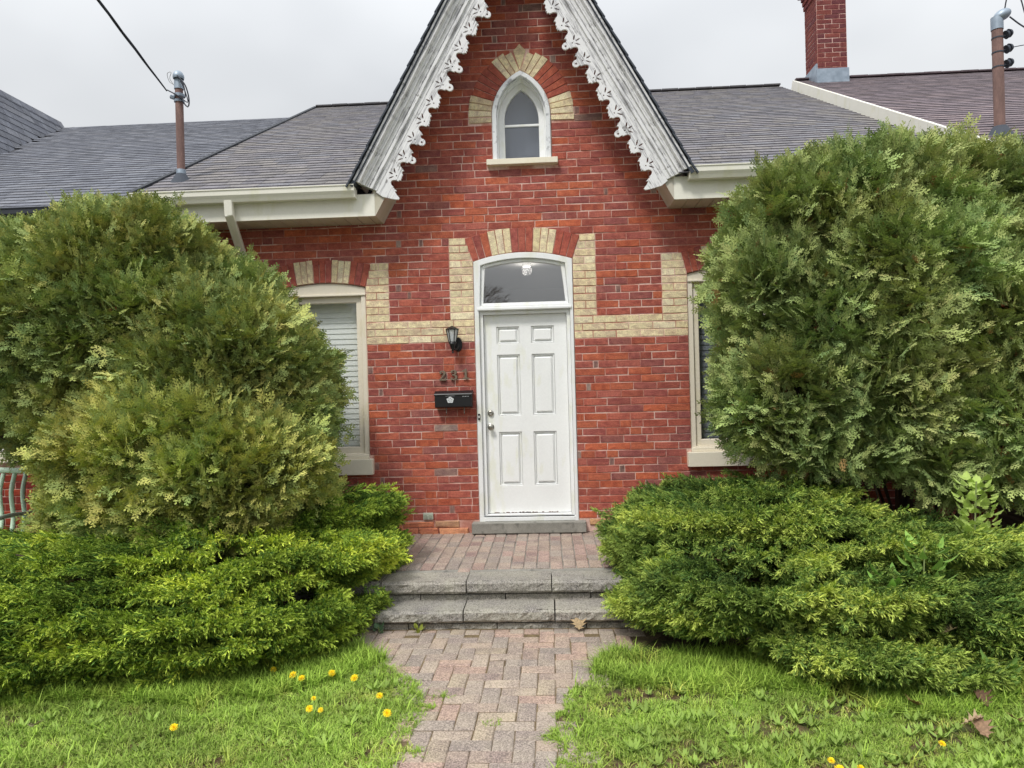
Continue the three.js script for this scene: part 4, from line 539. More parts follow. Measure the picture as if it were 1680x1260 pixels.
// collects thin rhombic leaf scales
function scales() {
  const P = [], Cc = [], a = V(0, 0, 0), b = V(0, 0, 0);
  return { P, Cc, add(p, d, n, len, w, col) { a.crossVectors(d, n).normalize().multiplyScalar(w / 2); b.copy(d).multiplyScalar(len); const m = p.clone().addScaledVector(d, len * 0.42), t = p.clone().add(b), l = m.clone().add(a), r2 = m.clone().sub(a); P.push(...p.toArray(), ...r2.toArray(), ...t.toArray(), ...p.toArray(), ...t.toArray(), ...l.toArray()); for (let i = 0; i < 6; i++) Cc.push(col.r, col.g, col.b); },
    geo() { const g = tris(P); g.setAttribute('color', new THREE.Float32BufferAttribute(Cc, 3)); return g; } };
}
function cedarPlume(seed, pal) {                  // a flat branch of fan-shaped sprays, about 0.3 m long, along +y
  const r = rng(seed), S = scales(), dir = V(0, 1, 0), nrm = V(0, 0, 1);
  const spray = (o, d, n, len) => { const side = V(0, 0, 0).crossVectors(d, n).normalize(), k = 7, base = r() < 0.012 ? srgb(160, 132, 88) : pal[Math.floor(r() * pal.length)];
    const c = (q) => base.clone().multiplyScalar(0.8 + 0.4 * r());
    S.add(o, d, n, len, 0.0115, c());
    for (let i = 0; i < k; i++) { const t = (i + 0.6) / k, s = i & 1 ? 1 : -1, p = o.clone().addScaledVector(d, len * t * 0.92), L = len * 0.5 * (1 - t * 0.62) * (0.8 + 0.4 * r()), dd = d.clone().multiplyScalar(0.78).addScaledVector(side, s * 0.62).addScaledVector(n, (r() - 0.5) * 0.35).normalize(), ss = V(0, 0, 0).crossVectors(dd, n).normalize();
      S.add(p, dd, n, L, 0.0105, c());
      for (let q = 0; q < 3; q++) S.add(p.clone().addScaledVector(dd, L * (0.25 + 0.24 * q)), dd.clone().multiplyScalar(0.8).addScaledVector(ss, (q & 1 ? 1 : -1) * 0.6).addScaledVector(n, (r() - 0.5) * 0.3).normalize(), n, L * (0.52 - 0.1 * q), 0.0095, c()); } };
  const L = 0.26; let p = V(0, 0, 0), d = dir.clone();
  for (let i = 0; i < 8; i++) { p = p.clone().addScaledVector(d, L / 8); d.z -= 0.02; d.normalize(); const s = i & 1 ? 1 : -1; const n = nrm.clone().applyAxisAngle(d, (r() - 0.5) * 1.3).normalize(), sd = V(1, 0, 0).multiplyScalar(s * (0.75 + 0.4 * r())).addScaledVector(d, 0.75).addScaledVector(nrm, (r() - 0.5) * 0.7).normalize(); const nn = n.clone().addScaledVector(sd, -n.dot(sd)).normalize(); spray(p, sd, nn, 0.09 + 0.055 * r()); }
  spray(p, d, nrm.clone().addScaledVector(d, -nrm.dot(d)).normalize(), 0.12); return S.geo();
}
function juniperPlume(seed, pal) {                // an arching shoot with feathery forward-pointing branchlets, about 0.34 m long
  const r = rng(seed), S = scales(), L = 0.25, n = 15; let p = V(0, 0, 0), d = V(0, 1, 0);
  for (let i = 0; i < n; i++) {
    p = p.clone().addScaledVector(d, L / n); d.z -= 0.018; d.normalize();
    const cnt = 2; for (let j = 0; j < cnt; j++) {
      const a = r() * 6.283, base = i > n * 0.72 && r() < 0.7 ? pal[3] : pal[Math.floor(r() * pal.length)], out = V(Math.cos(a), 0, Math.sin(a) * 0.7 + 0.25), bd = d.clone().multiplyScalar(0.85).addScaledVector(out, 0.62).normalize(), bl = (0.07 + 0.045 * r()) * (1 - 0.45 * i / n);
      const nn = V(r() - 0.5, r() - 0.5, r() - 0.5).normalize(); S.add(p, bd, nn, bl, 0.007, base.clone().multiplyScalar(0.75 + 0.4 * r()));
      for (let k = 0; k < 8; k++) { const t = 0.12 + k * 0.11, o = V(r() - 0.5, r() - 0.5, r() - 0.5), dd = bd.clone().addScaledVector(o, 0.95).normalize(); S.add(p.clone().addScaledVector(bd, bl * t), dd, V(r() - 0.5, r() - 0.5, r() - 0.5).normalize(), 0.02 + 0.014 * r(), 0.0072, base.clone().multiplyScalar(0.8 + 0.45 * r())); }
    }
  }
  return S.geo();
}
const G = (r, g, b) => srgb(r, g, b);
// grows small clumps out of the surface of the large lumps
function clumps(base, opt, r) {
  const out = base.map(([x, y, z, a, b, c]) => [x, y, z, a - opt.bump[0] * 0.8, b - opt.bump[1] * 0.8, c - opt.bump[0] * 0.8]), areas = base.map(([, , , a, b, c]) => a * b + a * c + b * c), tot = areas.reduce((p, q) => p + q); let n = 0, guard = 0;
  while (n < opt.bumps && guard++ < 9000) {
    let t = r() * tot, i = 0; while (t > areas[i]) t -= areas[i++];
    const [x, y, z, a, b, c] = base[i], v = r() * 2 - 1, ph = r() * 6.283, q = Math.sqrt(1 - v * v), u = [q * Math.cos(ph), v, q * Math.sin(ph)]; if (u[2] < -0.4 || u[1] < opt.lowest) continue;
    const k = 0.7 + 0.7 * r(), ra = opt.bump[0] * k, rb = opt.bump[1] * k * (0.85 + 0.3 * r()), e = 0.55 + 0.25 * r(), p = [x + u[0] * (a - ra * e), y + u[1] * (b - rb * e), z + u[2] * (c - ra * e)];
    if (p[1] < rb * 0.6 || p[2] < 0.2) continue; let deep = false; for (const m of base) if (((p[0] - m[0]) / (m[3] - ra)) ** 2 + ((p[1] - m[1]) / (m[4] - rb)) ** 2 + ((p[2] - m[2]) / (m[5] - ra)) ** 2 < 0.9) deep = true; if (deep) continue;
    out.push([...p, ra, rb, ra]); n++;
  }
  return out;
}
// lumps: [cx, cy, cz, rx, ry, rz]; samples shoots over the union of the lumps
function shrub(name, label, category, group, lumps, plumes, count, opt) {
  const r = rng(opt.seed), o = thing(name, label, category, opt.base, group); opt.nBase = lumps.length; lumps = clumps(lumps, opt, r); const per = plumes.map(() => []), areas = lumps.map(([, , , a, b, c]) => Math.pow((Math.pow(a * b, 1.6) + Math.pow(a * c, 1.6) + Math.pow(b * c, 1.6)) / 3, 1 / 1.6)), tot = areas.reduce((a, b) => a + b), up = V(0, 1, 0), bs = V(...opt.base);
  let made = 0, guard = 0;
  while (made < count && guard++ < count * 40) {
    let t = r() * tot, li = 0; while (t > areas[li]) t -= areas[li++];
    const [cx, cy, cz, a, b, c] = lumps[li], z = r() * 2 - 1, ph = r() * 6.2832, q = Math.sqrt(1 - z * z), u = V(q * Math.cos(ph), z, q * Math.sin(ph));
    if (u.z < -0.35 && r() < 0.75) continue; if (opt.layered && (li >= opt.nBase ? u.y < -0.02 : r() < 0.72)) continue; if (u.y < opt.lowest && r() < 0.8) continue;
    const nz = noise3(u.x * a * 2.6 + li * 9, u.y * b * 2.6, u.z * c * 2.6), nz2 = noise3(u.x * a * 6 + li * 5, u.y * b * 6 + 40, u.z * c * 6), hollow = nz * 0.65 + nz2 * 0.35;
    const inset = (r() < opt.stray ? -0.04 - 0.08 * r() : r() < 0.25 ? 0.06 + 0.1 * r() : 0.04 * r()) + Math.max(0, 0.6 - hollow) * opt.rough * Math.min(1, a * 2);
    if (hollow < 0.36 && r() < 0.5) continue;
    const n = V(u.x / a, u.y / b, u.z / c).normalize(), p = V(cx + u.x * a, cy + u.y * b, cz + u.z * c).addScaledVector(n, -inset);
    if (p.y < 0.02 || p.z < 0.12 || (opt.clip && opt.clip(p, r))) continue;
    let inside = false; for (let k = 0; k < lumps.length; k++) if (k !== li) { const m = lumps[k]; if (((p.x - m[0]) / m[3]) ** 2 + ((p.y - m[1]) / m[4]) ** 2 + ((p.z - m[2]) / m[5]) ** 2 < 0.72) { inside = true; break; } }
    if (inside) continue;
    const d = opt.dir(n, r, p).normalize(), qq = new THREE.Quaternion().setFromUnitVectors(up, d); qq.multiply(new THREE.Quaternion().setFromAxisAngle(up, opt.twist ? opt.twist(r) : r() * 6.283));
    const s = opt.size[0] + (opt.size[1] - opt.size[0]) * r(), tint = opt.tint(p, r, hollow); per[Math.floor(r() * plumes.length)].push([p.sub(bs).addScaledVector(d, -0.12 * s), qq, s, tint]); made++;
  }
  const m = new THREE.Matrix4();
  plumes.forEach((g, i) => { const im = new THREE.InstancedMesh(g, opt.mat, per[i].length); im.name = 'foliage'; im.userData.kind = 'stuff'; per[i].forEach(([p, q, s, c], k) => { im.setMatrixAt(k, m.compose(p, q, V(s, s, s))); im.setColorAt(k, c); }); im.castShadow = im.receiveShadow = true; o.add(im); });
  const br = []; for (let i = 0; i < opt.limbs; i++) { const l = lumps[Math.floor(r() * lumps.length)], e = V(l[0] + (r() - 0.5) * l[3] * 1.4, l[1] + (r() - 0.3) * l[4] * 1.1, l[2] + (r() - 0.5) * l[5] * 1.3).sub(bs), st = V((r() - 0.5) * 0.25, 0, (r() - 0.5) * 0.2); br.push(boxuv(tube([st.toArray(), st.clone().lerp(e, 0.45).add(V(0, opt.arch ?? -0.1, 0)).toArray(), e.toArray()], opt.limbR * (0.6 + 0.6 * r()), 8, 5))); }
  mesh('branches', merge(br), opt.bark, o); if (opt.trunk) mesh('trunk', boxuv(new THREE.CylinderGeometry(opt.trunk * 0.7, opt.trunk, 1.1, 10).translate(0, 0.5, 0)), opt.bark, o);
  return o;
}
const mBark = std({ map: tex(128, (u, v) => { const t = 0.36 + 0.3 * (tfbm(u, v, 14, 3, 3, 191) - 0.5); return [t, t * 0.85, t * 0.7]; }, 3), roughness: 0.95 });
const mCedar = leafMat({ vertexColors: true }), mJun = leafMat({ vertexColors: true });
{
  const palA = [G(166, 178, 106), G(150, 166, 102), G(182, 186, 116), G(134, 154, 98)], palB = [G(150, 170, 110), G(162, 180, 114), G(134, 158, 104), G(176, 188, 126)], palC = [G(178, 188, 106), G(162, 176, 104), G(192, 196, 116), G(146, 166, 100)];
  const cpA = [1, 2, 3, 4, 5].map((s) => cedarPlume(700 + s, palA)), cpB = [1, 2, 3, 4, 5].map((s) => cedarPlume(800 + s, palB)), cpC = [1, 2, 3, 4].map((s) => cedarPlume(900 + s, palC));
  const cdir = (n, r, p) => V(n.x * 0.9 + (r() - 0.5) * 0.8, n.y * 0.7 + 0.18 + (r() - 0.5) * 0.9, n.z * 0.9 + (r() - 0.5) * 0.8), ctint = (p, r) => { const q = noise3(p.x * 2.2, p.y * 2.2, p.z * 2.2), w = 0.72 + 0.5 * q + 0.25 * (r() - 0.5); return new THREE.Color(w * (0.94 + 0.22 * noise3(p.x * 4, p.y * 4, 9)), w, w * 0.9); };
  const cedar = { dir: cdir, size: [0.65, 1.1], mat: mCedar, bark: mBark, rough: 0.3, stray: 0.05, lowest: -0.75, bump: [0.25, 0.23], bumps: 120, limbs: 26, limbR: 0.012, tint: ctint };
  shrub('cedar_shrub', 'large rounded cedar shrub in front of the left window', 'shrub', 'rounded cedar shrubs by the house', [[-2.98, 1.75, 1.05, 0.92, 1.0, 0.80], [-3.8, 2.2, 1.0, 1.02, 1.14, 0.82], [-2.68, 1.80, 1.1, 0.62, 0.74, 0.7], [-4.6, 2.25, 1.05, 0.95, 0.92, 0.78], [-2.56, 1.42, 1.2, 0.48, 0.52, 0.55], [-3.40, 2.36, 1.05, 0.62, 0.58, 0.66]], cpA, 9500, { ...cedar, seed: 61, base: [-3.1, -0.012, 1.0], trunk: 0.08 });
  shrub('golden_cedar_shrub', 'smaller yellow green cedar shrub in front of the large left one', 'shrub', null, [[-2.95, 1.18, 1.72, 0.82, 0.62, 0.55], [-3.55, 1.12, 1.6, 0.5, 0.44, 0.45], [-2.38, 1.0, 1.68, 0.46, 0.44, 0.45]], cpC, 3800, { ...cedar, seed: 62, base: [-2.9, -0.012, 1.65], trunk: 0.04, limbs: 14, size: [0.7, 1.05], bump: [0.2, 0.17], bumps: 48 });
  shrub('cedar_shrub', 'large rounded dark cedar shrub in front of the right window', 'shrub', 'rounded cedar shrubs by the house', [[2.8, 2.22, 1.05, 1.18, 1.36, 0.86], [2.04, 2.05, 1.1, 0.74, 0.95, 0.7], [2.12, 1.36, 1.25, 0.50, 0.42, 0.5], [3.5, 2.1, 1.05, 1.1, 1.42, 0.86], [2.4, 1.62, 1.2, 0.86, 0.62, 0.7], [4.4, 2.0, 1.0, 0.9, 1.32, 0.8], [2.3, 2.74, 1.05, 0.70, 0.74, 0.68], [3.3, 1.35, 1.35, 0.9, 0.6, 0.6]], cpB, 11000, { ...cedar, seed: 63, base: [3.0, -0.012, 1.0], trunk: 0.09, bumps: 120, clip: (p, r) => p.y < (p.x < 2.9 ? 0.9 : 0.72) + 0.08 * r() });
  // junipers
  const pj = [G(138, 164, 72), G(154, 178, 74), G(116, 146, 68), G(184, 200, 86), G(100, 132, 64)], jp = [1, 2, 3, 4, 5].map((s) => juniperPlume(1000 + s, pj)), pj2 = [G(122, 150, 78), G(136, 160, 80), G(106, 134, 74), G(170, 186, 96)], jp2 = [1, 2, 3, 4, 5].map((s) => juniperPlume(1100 + s, pj2));
  const jdir = (cx, cz) => (n, r, p) => { const a = Math.atan2(p.z - cz, p.x - cx), e = (r() - 0.5) * 1.3; return V(Math.cos(a + e), -0.06 + 0.42 * r(), Math.sin(a + e) * 0.9); };
  const jtint = (p, r, h) => { const q = clamp((noise3(p.x * 3.4, p.y * 7, p.z * 3.4) - 0.5) * 1.5 + 0.5), w = 0.40 + 0.95 * q + 0.3 * (r() - 0.5); return new THREE.Color(w * (0.80 + 0.28 * q), w, w * 0.85); };
  const jun = { size: [0.6, 1.05], mat: mJun, bark: mBark, rough: 0.3, stray: 0.008, lowest: -0.6, limbs: 70, limbR: 0.007, tint: jtint, arch: 0.08, twist: (r) => (r() - 0.5) * 1.6, bump: [0.38, 0.055], bumps: 135, layered: true };
  shrub('juniper_shrub', 'low spreading yellow green juniper left of the steps', 'shrub', 'spreading junipers either side of the steps', [[-2.1, 0.30, 1.75, 0.68, 0.50, 0.88], [-2.75, 0.32, 2.18, 1.0, 0.42, 0.92], [-3.6, 0.32, 2.35, 0.95, 0.40, 0.92], [-1.82, 0.38, 1.1, 0.44, 0.50, 0.6], [-4.4, 0.32, 2.2, 0.85, 0.42, 0.85], [-2.3, 0.22, 2.45, 0.70, 0.32, 0.56]], jp, 15000, { ...jun, seed: 71, base: [-2.6, -0.012, 1.7], dir: jdir(-2.7, 1.2) });
  shrub('juniper_shrub', 'broad low green juniper right of the steps', 'shrub', 'spreading junipers either side of the steps', [[1.08, 0.38, 1.35, 0.54, 0.46, 0.76], [1.6, 0.44, 1.4, 0.9, 0.50, 0.9], [2.4, 0.32, 1.9, 0.95, 0.38, 0.95], [1.38, 0.26, 2.25, 0.78, 0.36, 0.66], [3.3, 0.26, 2.2, 0.95, 0.30, 0.95], [2.2, 0.22, 2.58, 0.85, 0.29, 0.66], [4.1, 0.28, 2.0, 0.85, 0.32, 0.9]], jp2, 17000, { ...jun, seed: 72, bumps: 160, base: [2.0, -0.012, 1.7], dir: jdir(2.0, 1.1) });
}
// broad-leaved seedlings
function leafShape(w, l, kind) { const s = new THREE.Shape(); s.moveTo(0, 0); if (kind === 'toothed') { for (const [x, y] of [[0.35, 0.1], [0.5, 0.3], [0.42, 0.38], [0.55, 0.55], [0.38, 0.6], [0.3, 0.82], [0.14, 0.82]]) s.lineTo(x * w, y * l); s.lineTo(0, l); for (const [x, y] of [[0.14, 0.82], [0.3, 0.82], [0.38, 0.6], [0.55, 0.55], [0.42, 0.38], [0.5, 0.3], [0.35, 0.1]]) s.lineTo(-x * w, y * l); } else { s.bezierCurveTo(0.62 * w, 0.2 * l, 0.5 * w, 0.62 * l, 0, l); s.bezierCurveTo(-0.5 * w, 0.62 * l, -0.62 * w, 0.2 * l, 0, 0); } const g = new THREE.ShapeGeometry(s, 6), p = g.attributes.position; for (let i = 0; i < p.count; i++) p.setZ(i, Math.abs(p.getX(i)) * 0.35 - (p.getY(i) / l) ** 2 * l * 0.28); g.computeVertexNormals(); return g; }
function seedling(label, pos, h, n, w, l, kind, col, seed, spread, name = 'seedling', from = 0.12) {
  const r = rng(seed), o = thing(name, label, 'plant', pos), g = leafShape(w, l, kind), mats = [0.85, 1, 1.18].map((k) => leafMat({ color: col.clone().multiplyScalar(k), transmission: 0.35, roughness: 0.6 })), lean = (r() - 0.5) * 0.1;
  mesh('stem', boxuv(tube([[0, 0, 0], [lean * 0.4 * h, h * 0.5, 0.01], [lean * h, h * 0.97, 0.02]], 0.005, 8, 6)), std({ color: srgb(138, 150, 96) }), o);
  for (let i = 0; i < n; i++) { const t = from + (1 - from) * i / n, a = i * 2.4 + r() * 0.6, d = spread * (0.55 + 0.5 * r()) * (1.1 - 0.5 * t), lf = mesh('leaf', g, pick(r, mats), o); lf.position.set(lean * t * h + Math.sin(a) * d * 0.5, h * t, Math.cos(a) * d * 0.5 + 0.015); lf.rotation.order = 'YXZ'; lf.rotation.set(1.0 + (r() - 0.5) * 0.7, a, (r() - 0.5) * 0.5); const s = 0.75 + 0.45 * r(); lf.scale.set(s, s, s); }
  return o;
}
seedling('tall maple seedling with pale green toothed leaves in the right juniper', [2.80, 0.2, 2.35], 0.88, 90, 0.056, 0.066, 'toothed', srgb(184, 206, 112), 81, 0.28, 'seedling', 0.4);
seedling('leafy seedling with pointed green leaves left of the tall maple seedling', [2.32, 0.15, 2.65], 0.56, 24, 0.065, 0.12, 'smooth', srgb(150, 190, 92), 82, 0.3, 'seedling', 0.45);
seedling('small pointed leaf seedling lowest on the right juniper', [2.04, 0.12, 2.85], 0.46, 16, 0.06, 0.105, 'smooth', srgb(138, 184, 84), 83, 0.26, 'seedling', 0.45);
seedling('young lily like plant at the foot of the right juniper', [1.46, -0.012, 3.1], 0.14, 9, 0.045, 0.13, 'smooth', srgb(150, 190, 84), 84, 0.06);
seedling('clump of broad green leaves at the right edge of the lawn', [2.46, -0.012, 3.18], 0.18, 14, 0.06, 0.1, 'toothed', srgb(138, 176, 88), 85, 0.14);
seedling('tiny blue green weed at the left foot of the steps', [-1.29, -0.01, 2.1], 0.05, 7, 0.04, 0.05, 'toothed', srgb(110, 140, 104), 86, 0.05, 'weed');
seedling('tiny yellow green weed sprouting at the foot of the lower step', [-1.0, -0.01, 2.1], 0.04, 6, 0.035, 0.055, 'smooth', srgb(150, 160, 66), 87, 0.05, 'weed');

{ // lawn: tufts of blades, ragged at the path edge; denser and longer by the shrubs
  const r = rng(91), pals = [[G(150, 180, 70), G(162, 190, 80), G(130, 164, 60), G(176, 198, 98)], [G(146, 174, 72), G(158, 184, 82), G(124, 156, 62), G(184, 194, 112)]];
  const tuft = (seed, pal, n, h0, h1, w) => { const q = rng(seed), P = [], Cc = []; for (let i = 0; i < n; i++) { const a = q() * 6.283, R0 = 0.022 * Math.sqrt(q()), x = R0 * Math.cos(a * 1.7), z = R0 * Math.sin(a * 1.7), h = h0 + (h1 - h0) * q(), ln = (0.3 + 1.0 * q()) * h, W = w * (0.7 + 0.6 * q()) / 2, c = pal[Math.floor(q() * pal.length)].clone().multiplyScalar(0.75 + 0.5 * q()), dx = Math.cos(a), dz = Math.sin(a), px = -dz * W, pz = dx * W, at = (t) => [x + dx * ln * t * t, h * (t - 0.33 * t * t * (ln / h)), z + dz * ln * t * t]; const A = at(0), B = at(0.5), T = at(1), v = (p, s, k) => [p[0] + px * s * k, p[1], p[2] + pz * s * k]; const a1 = v(A, 1, 1), a2 = v(A, -1, 1), b1 = v(B, 1, 0.85), b2 = v(B, -1, 0.85); P.push(...a1, ...a2, ...b2, ...a1, ...b2, ...b1, ...b1, ...b2, ...T); for (let k = 0; k < 9; k++) Cc.push(c.r, c.g, c.b); } const g = tris(P); g.setAttribute('color', new THREE.Float32BufferAttribute(Cc, 3)); return g; };
  const short = [1, 2, 3, 4].map((s) => tuft(1200 + s, pals[s & 1], 11, 0.018, 0.044, 0.0042)), long = [1, 2, 3].map((s) => tuft(1300 + s, pals[0].slice(0, 3), 9, 0.055, 0.12, 0.0046));
  const lawn = new THREE.Group(); lawn.name = numbered('lawn_grass'); lawn.userData = { kind: 'stuff', label: 'bright green lawn grass either side of the path', category: 'grass' }; scene.add(lawn);
  const lists = [...short, ...long].map(() => []), mG = leafMat({ vertexColors: true, roughness: 0.6 });
  const shrubEdge = (x) => (x < -0.4 ? 2.92 + 0.12 * Math.sin(x * 3) + (x < -2 ? 0.22 : 0) - (x > -1.7 ? (x + 1.7) * 0.9 : 0) : 3.03 + 0.1 * Math.sin(x * 4) - (x < 0.9 ? (0.9 - x) * 0.5 : 0) + (x > 1.6 ? 0.15 : 0));
  const N = 64000; for (let i = 0; i < N; i++) {
    const x = -4.6 + 9 * r(), z = 2.1 + 3.4 * r() * (0.55 + 0.45 * r()); if (onPath(x, z, -0.03 + 0.13 * (noise3(x * 6, 0, z * 6) - 0.62))) continue; if (z < shrubEdge(x) - 0.35) continue;
    const dist = z - shrubEdge(x), n = noise3(x * 3.2, 1, z * 3.2), n2 = noise3(x * 9, 2, z * 9), right = x > 0.2, bare = noise3(x * 5 + 9, 5, z * 5); if (right && bare > 0.62 && r() < 0.75) continue; if (!right && bare > 0.74 && r() < 0.5) continue;
    const useLong = dist < 0.16 + 0.14 * n ? r() < 0.75 : r() < (right ? 0.01 : 0.025), li = useLong ? short.length + Math.floor(r() * long.length) : Math.floor(r() * short.length), w = 0.66 + 0.42 * n + 0.28 * (n2 - 0.5), dry = right ? clamp((bare - 0.45) * 2.2) * r() : clamp((bare - 0.6) * 2) * r();
    lists[li].push([x, z, 0.75 + 0.5 * r(), r() * 6.283, new THREE.Color(w * (0.96 + 0.6 * dry), w * (0.98 + 0.12 * dry), w * (0.98 + 0.6 * dry))]);
  }
  for (const [cx, cz, n] of [[0.03, 3.45, 26], [-0.03, 3.72, 30], [0.02, 3.98, 26], [-0.73, 3.36, 26], [-0.66, 3.22, 16], [-0.35, 3.56, 9], [-0.7, 3.85, 18], [0.24, 2.9, 14], [-0.98, 2.8, 12]]) for (let i = 0; i < n; i++) { const w = 0.7 + 0.4 * r(); lists[i % short.length].push([cx + (r() + r() - 1) * 0.07, cz + (r() + r() - 1) * 0.06, 0.55 + 0.5 * r(), r() * 6.283, new THREE.Color(w * 0.95, w, w * 0.85)]); }   // tufts in the paver joints
  const m = new THREE.Matrix4(), q = new THREE.Quaternion(), Y = V(0, 1, 0); [...short, ...long].forEach((g, i) => { const im = new THREE.InstancedMesh(g, mG, lists[i].length); im.name = 'grass_blades'; im.userData.kind = 'stuff'; lists[i].forEach(([x, z, s, a, c], k) => { im.setMatrixAt(k, m.compose(V(x, -0.013, z), q.setFromAxisAngle(Y, a), V(s, s, s))); im.setColorAt(k, c); }); im.castShadow = im.receiveShadow = true; lawn.add(im); });
  // low broad-leaved weeds in the right-hand lawn
  const ros = (seed) => { const t = rng(seed), gs = []; for (let i = 0; i < 9; i++) { const g = leafShape(0.026, 0.05 + 0.03 * t(), 'smooth'); g.rotateX(0.9 + 0.5 * t()); g.rotateY(i * 0.72 + t()); gs.push(g); } return mergeGeometries(gs); };
  const wd = new THREE.Group(); wd.name = 'lawn_weeds'; wd.userData = { kind: 'stuff', label: 'low broad leaved weeds scattered through the lawn', category: 'weeds' }; scene.add(wd);
  [1, 2, 3].forEach((s) => { const pts = []; for (let i = 0; i < 190; i++) { const rt = r() < 0.82, x = rt ? 0.35 + 2.6 * r() : -3 + 2.2 * r(), z = 2.85 + 1.9 * r(); if (onPath(x, z, 0.03) || z < shrubEdge(x) + 0.05) continue; pts.push([x, z]); } const im = new THREE.InstancedMesh(ros(1400 + s), leafMat({ color: srgb(150, 176, 86), transmission: 0.3 }), pts.length); im.name = 'weed_leaves'; im.userData.kind = 'stuff'; pts.forEach(([x, z], k) => { const sc = 0.4 + 0.55 * r(); im.setMatrixAt(k, m.compose(V(x, 0.0, z), q.setFromAxisAngle(Y, r() * 6.28), V(sc, sc, sc))); const w = 0.8 + 0.5 * r(); im.setColorAt(k, new THREE.Color(w, w, w)); }); wd.add(im); });
}
{ // dandelions
  const r = rng(95), petal = (R, n, tilt, y, seed) => { const t = rng(seed), P = []; for (let i = 0; i < n; i++) { const a = i / n * 6.283 + 0.3 * t(), l = R * (0.8 + 0.3 * t()), c = Math.cos(a), s = Math.sin(a), w = 0.0016, e = tilt + 0.25 * (t() - 0.5), h = y + l * Math.sin(e), q = l * Math.cos(e); P.push(0, y, 0, q * c - w * s, h, q * s + w * c, q * c + w * s, h, q * s - w * c); } return tris(P); };
  const head = mergeGeometries([petal(0.021, 34, 0.25, 0, 1), petal(0.018, 30, 0.6, 0.001, 2), petal(0.013, 24, 0.95, 0.002, 3), petal(0.009, 16, 1.25, 0.002, 4)]), cup = new THREE.CylinderGeometry(0.006, 0.0035, 0.01, 8).translate(0, -0.006, 0), mY = std({ color: srgb(255, 222, 20), roughness: 0.8 }), mS = std({ color: srgb(140, 164, 90) });
  const spots = [[-1.761, 2.9, 'dandelion nearest the left juniper'], [-1.576, 3.02, 'left one of two touching dandelions by the left juniper'], [-1.518, 3.06, 'right one of two touching dandelions by the left juniper'], [-1.373, 2.956, 'small lone dandelion between the touching pair and the path'], [-1.187, 3.07, 'large dandelion at the left edge of the path, furthest back'], [-1.376, 3.31, 'topmost dandelion of the little cluster on the left lawn'], [-1.345, 3.44, 'left lower dandelion of the little cluster on the left lawn'], [-1.284, 3.45, 'right lower dandelion of the little cluster on the left lawn'], [-0.995, 3.31, 'middle dandelion along the left edge of the path'], [-0.912, 3.51, 'front dandelion along the left edge of the path'], [-1.989, 3.68, 'lone dandelion far out on the left lawn'], [1.234, 4.0, 'back dandelion of the group at the bottom right'], [1.232, 4.098, 'front dandelion of the group at the bottom right'], [1.324, 4.06, 'right dandelion of the group at the bottom right'], [1.062, 4.108, 'left dandelion of the group at the bottom right'], [1.794, 3.85, 'lone dandelion on the right lawn beside a fallen oak leaf']];
  const proto = new THREE.Group(); mesh('flower_head', head, mY, proto).position.y = 0.062; mesh('calyx', cup, mS, proto).position.y = 0.062; mesh('stem', new THREE.CylinderGeometry(0.0018, 0.0022, 0.07, 6).translate(0, 0.023, 0), mS, proto);
  spots.forEach(([x, z, l], i) => { const d = proto.clone(); d.name = numbered('dandelion'); d.userData = { label: l, category: 'dandelion', group: 'yellow dandelions in the lawn' }; d.position.set(x, 0, z); const s = 0.72 + 0.45 * r(); d.scale.set(s, s, s); d.rotation.set(0.6 + 0.3 * (r() - 0.5), 0, (r() - 0.5) * 0.4); scene.add(d); });
}
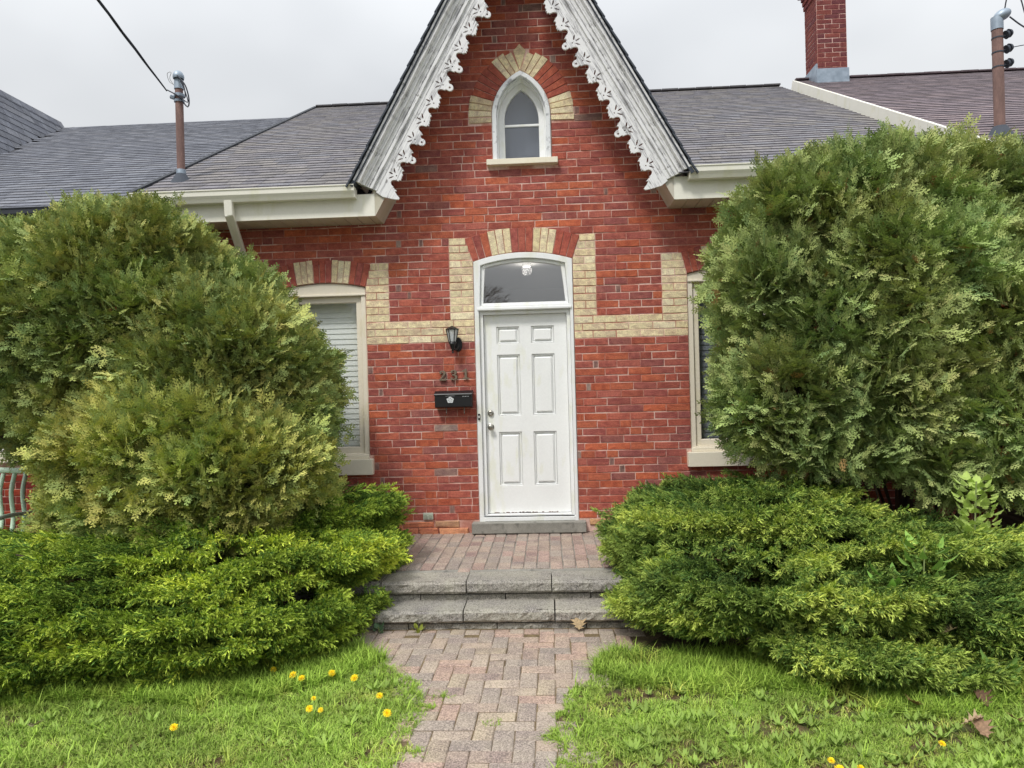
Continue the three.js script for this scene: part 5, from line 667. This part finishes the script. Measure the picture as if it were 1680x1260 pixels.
{ // fallen oak leaves
  const half = [[0.05, 0.12], [0.2, 0.2], [0.3, 0.16], [0.16, 0.32], [0.38, 0.42], [0.5, 0.40], [0.22, 0.52], [0.42, 0.66], [0.48, 0.72], [0.2, 0.72], [0.2, 0.88], [0.1, 0.86]], s = new THREE.Shape(); s.moveTo(0, 0); half.forEach(([x, y]) => s.lineTo(x, y)); s.lineTo(0, 1); [...half].reverse().forEach(([x, y]) => s.lineTo(-x * 0.95, y)); s.closePath();
  const leaf = (seed, curl) => { const t = rng(seed), g = extr(s, -0.004, 0.004), p = g.attributes.position; for (let i = 0; i < p.count; i++) { const x = p.getX(i), y = p.getY(i); p.setZ(i, p.getZ(i) + curl * x * x * 1.4 + curl * 0.5 * (y - 0.5) ** 2 + 0.05 * Math.sin(x * 9 + seed)); } g.computeVertexNormals(); return g; }, mL = (c) => std({ color: c, map: tex(64, (u, v) => { const q = 0.8 + 0.3 * (tfbm(u, v, 8, 8, 3, 201) - 0.5); return [q, q, q]; }, 2), roughness: 0.85 });
  const list = [[0.167, 0.012, 2.17, 0.13, [206, 178, 136], 'tan oak leaf lying on the pavers below the steps'], [1.907, 0.03, 3.44, 0.10, [160, 118, 82], 'curled brown leaf on the grass under the right juniper'], [2.0, 0.035, 3.66, 0.12, [212, 184, 146], 'pale curled oak leaf, left of a pair on the right lawn'], [2.06, 0.02, 3.78, 0.12, [172, 138, 108], 'brown oak leaf below the pale curled one on the right lawn'], [2.3, 0.03, 3.63, 0.09, [176, 140, 100], 'brown leaf at the right edge of the lawn'], [-2.76, 0.04, 3.68, 0.075, [214, 194, 170], 'small pale leaf far left on the lawn'], [-3.04, 0.46, 2.86, 0.12, [196, 148, 104], 'tan oak leaf caught low in the left juniper'], [-1.76, 0.5, 2.5, 0.10, [204, 156, 116], 'tan oak leaf caught in the left juniper nearer the steps'], [2.25, 0.26, 3.02, 0.1, [206, 184, 140], 'pale leaf caught in the right juniper'], [2.25, 0.02, 3.45, 0.11, [120, 88, 66], 'dark brown leaf in shade under the right juniper']];
  list.forEach(([x, y, z, sz, c, l], i) => { const o = mesh('fallen_leaf', leaf(i + 3, 0.5 + 0.1 * i), mL(srgb(...c))); tag(o, l, 'leaf', 'fallen leaves'); o.scale.set(sz, sz, sz); o.position.set(x, y, z); o.rotation.order = 'YXZ'; o.rotation.set(-Math.PI / 2 + 0.55, i * 2.1, 0); });
}
{ // leafless tree over the road, mirrored in the transom
  const r = rng(401), t = thing('bare_tree', 'leafless street tree across the road, mirrored in the door transom', 'tree', [-4.3, -0.06, 20]), br = [];
  (function grow(p, d, l, rad, depth) { const q = p.clone().addScaledVector(d, l); br.push([depth, boxuv(tube([p.toArray(), p.clone().lerp(q, 0.5).add(V((r() - 0.5) * 0.1 * l, 0, (r() - 0.5) * 0.1 * l)).toArray(), q.toArray()], rad, 4, 5))]); if (depth > 5) return; const n = depth < 1 ? 4 : 3; for (let i = 0; i < n; i++) grow(q, V(d.x + (r() - 0.5) * 1.3, d.y * 0.85 + 0.25 * r(), d.z + (r() - 0.5) * 1.3).normalize(), l * (0.62 + 0.2 * r()), rad * 0.6, depth + 1); })(V(0, 0, 0), V(0.05, 1, 0), 2.0, 0.13, 0);
  mesh('trunk', merge(br.filter(([d]) => d < 1).map(([, g]) => g)), mBark, t); mesh('crown', merge(br.filter(([d]) => d >= 1).map(([, g]) => g)), mBark, t);
}
renderer.render(scene, camera);
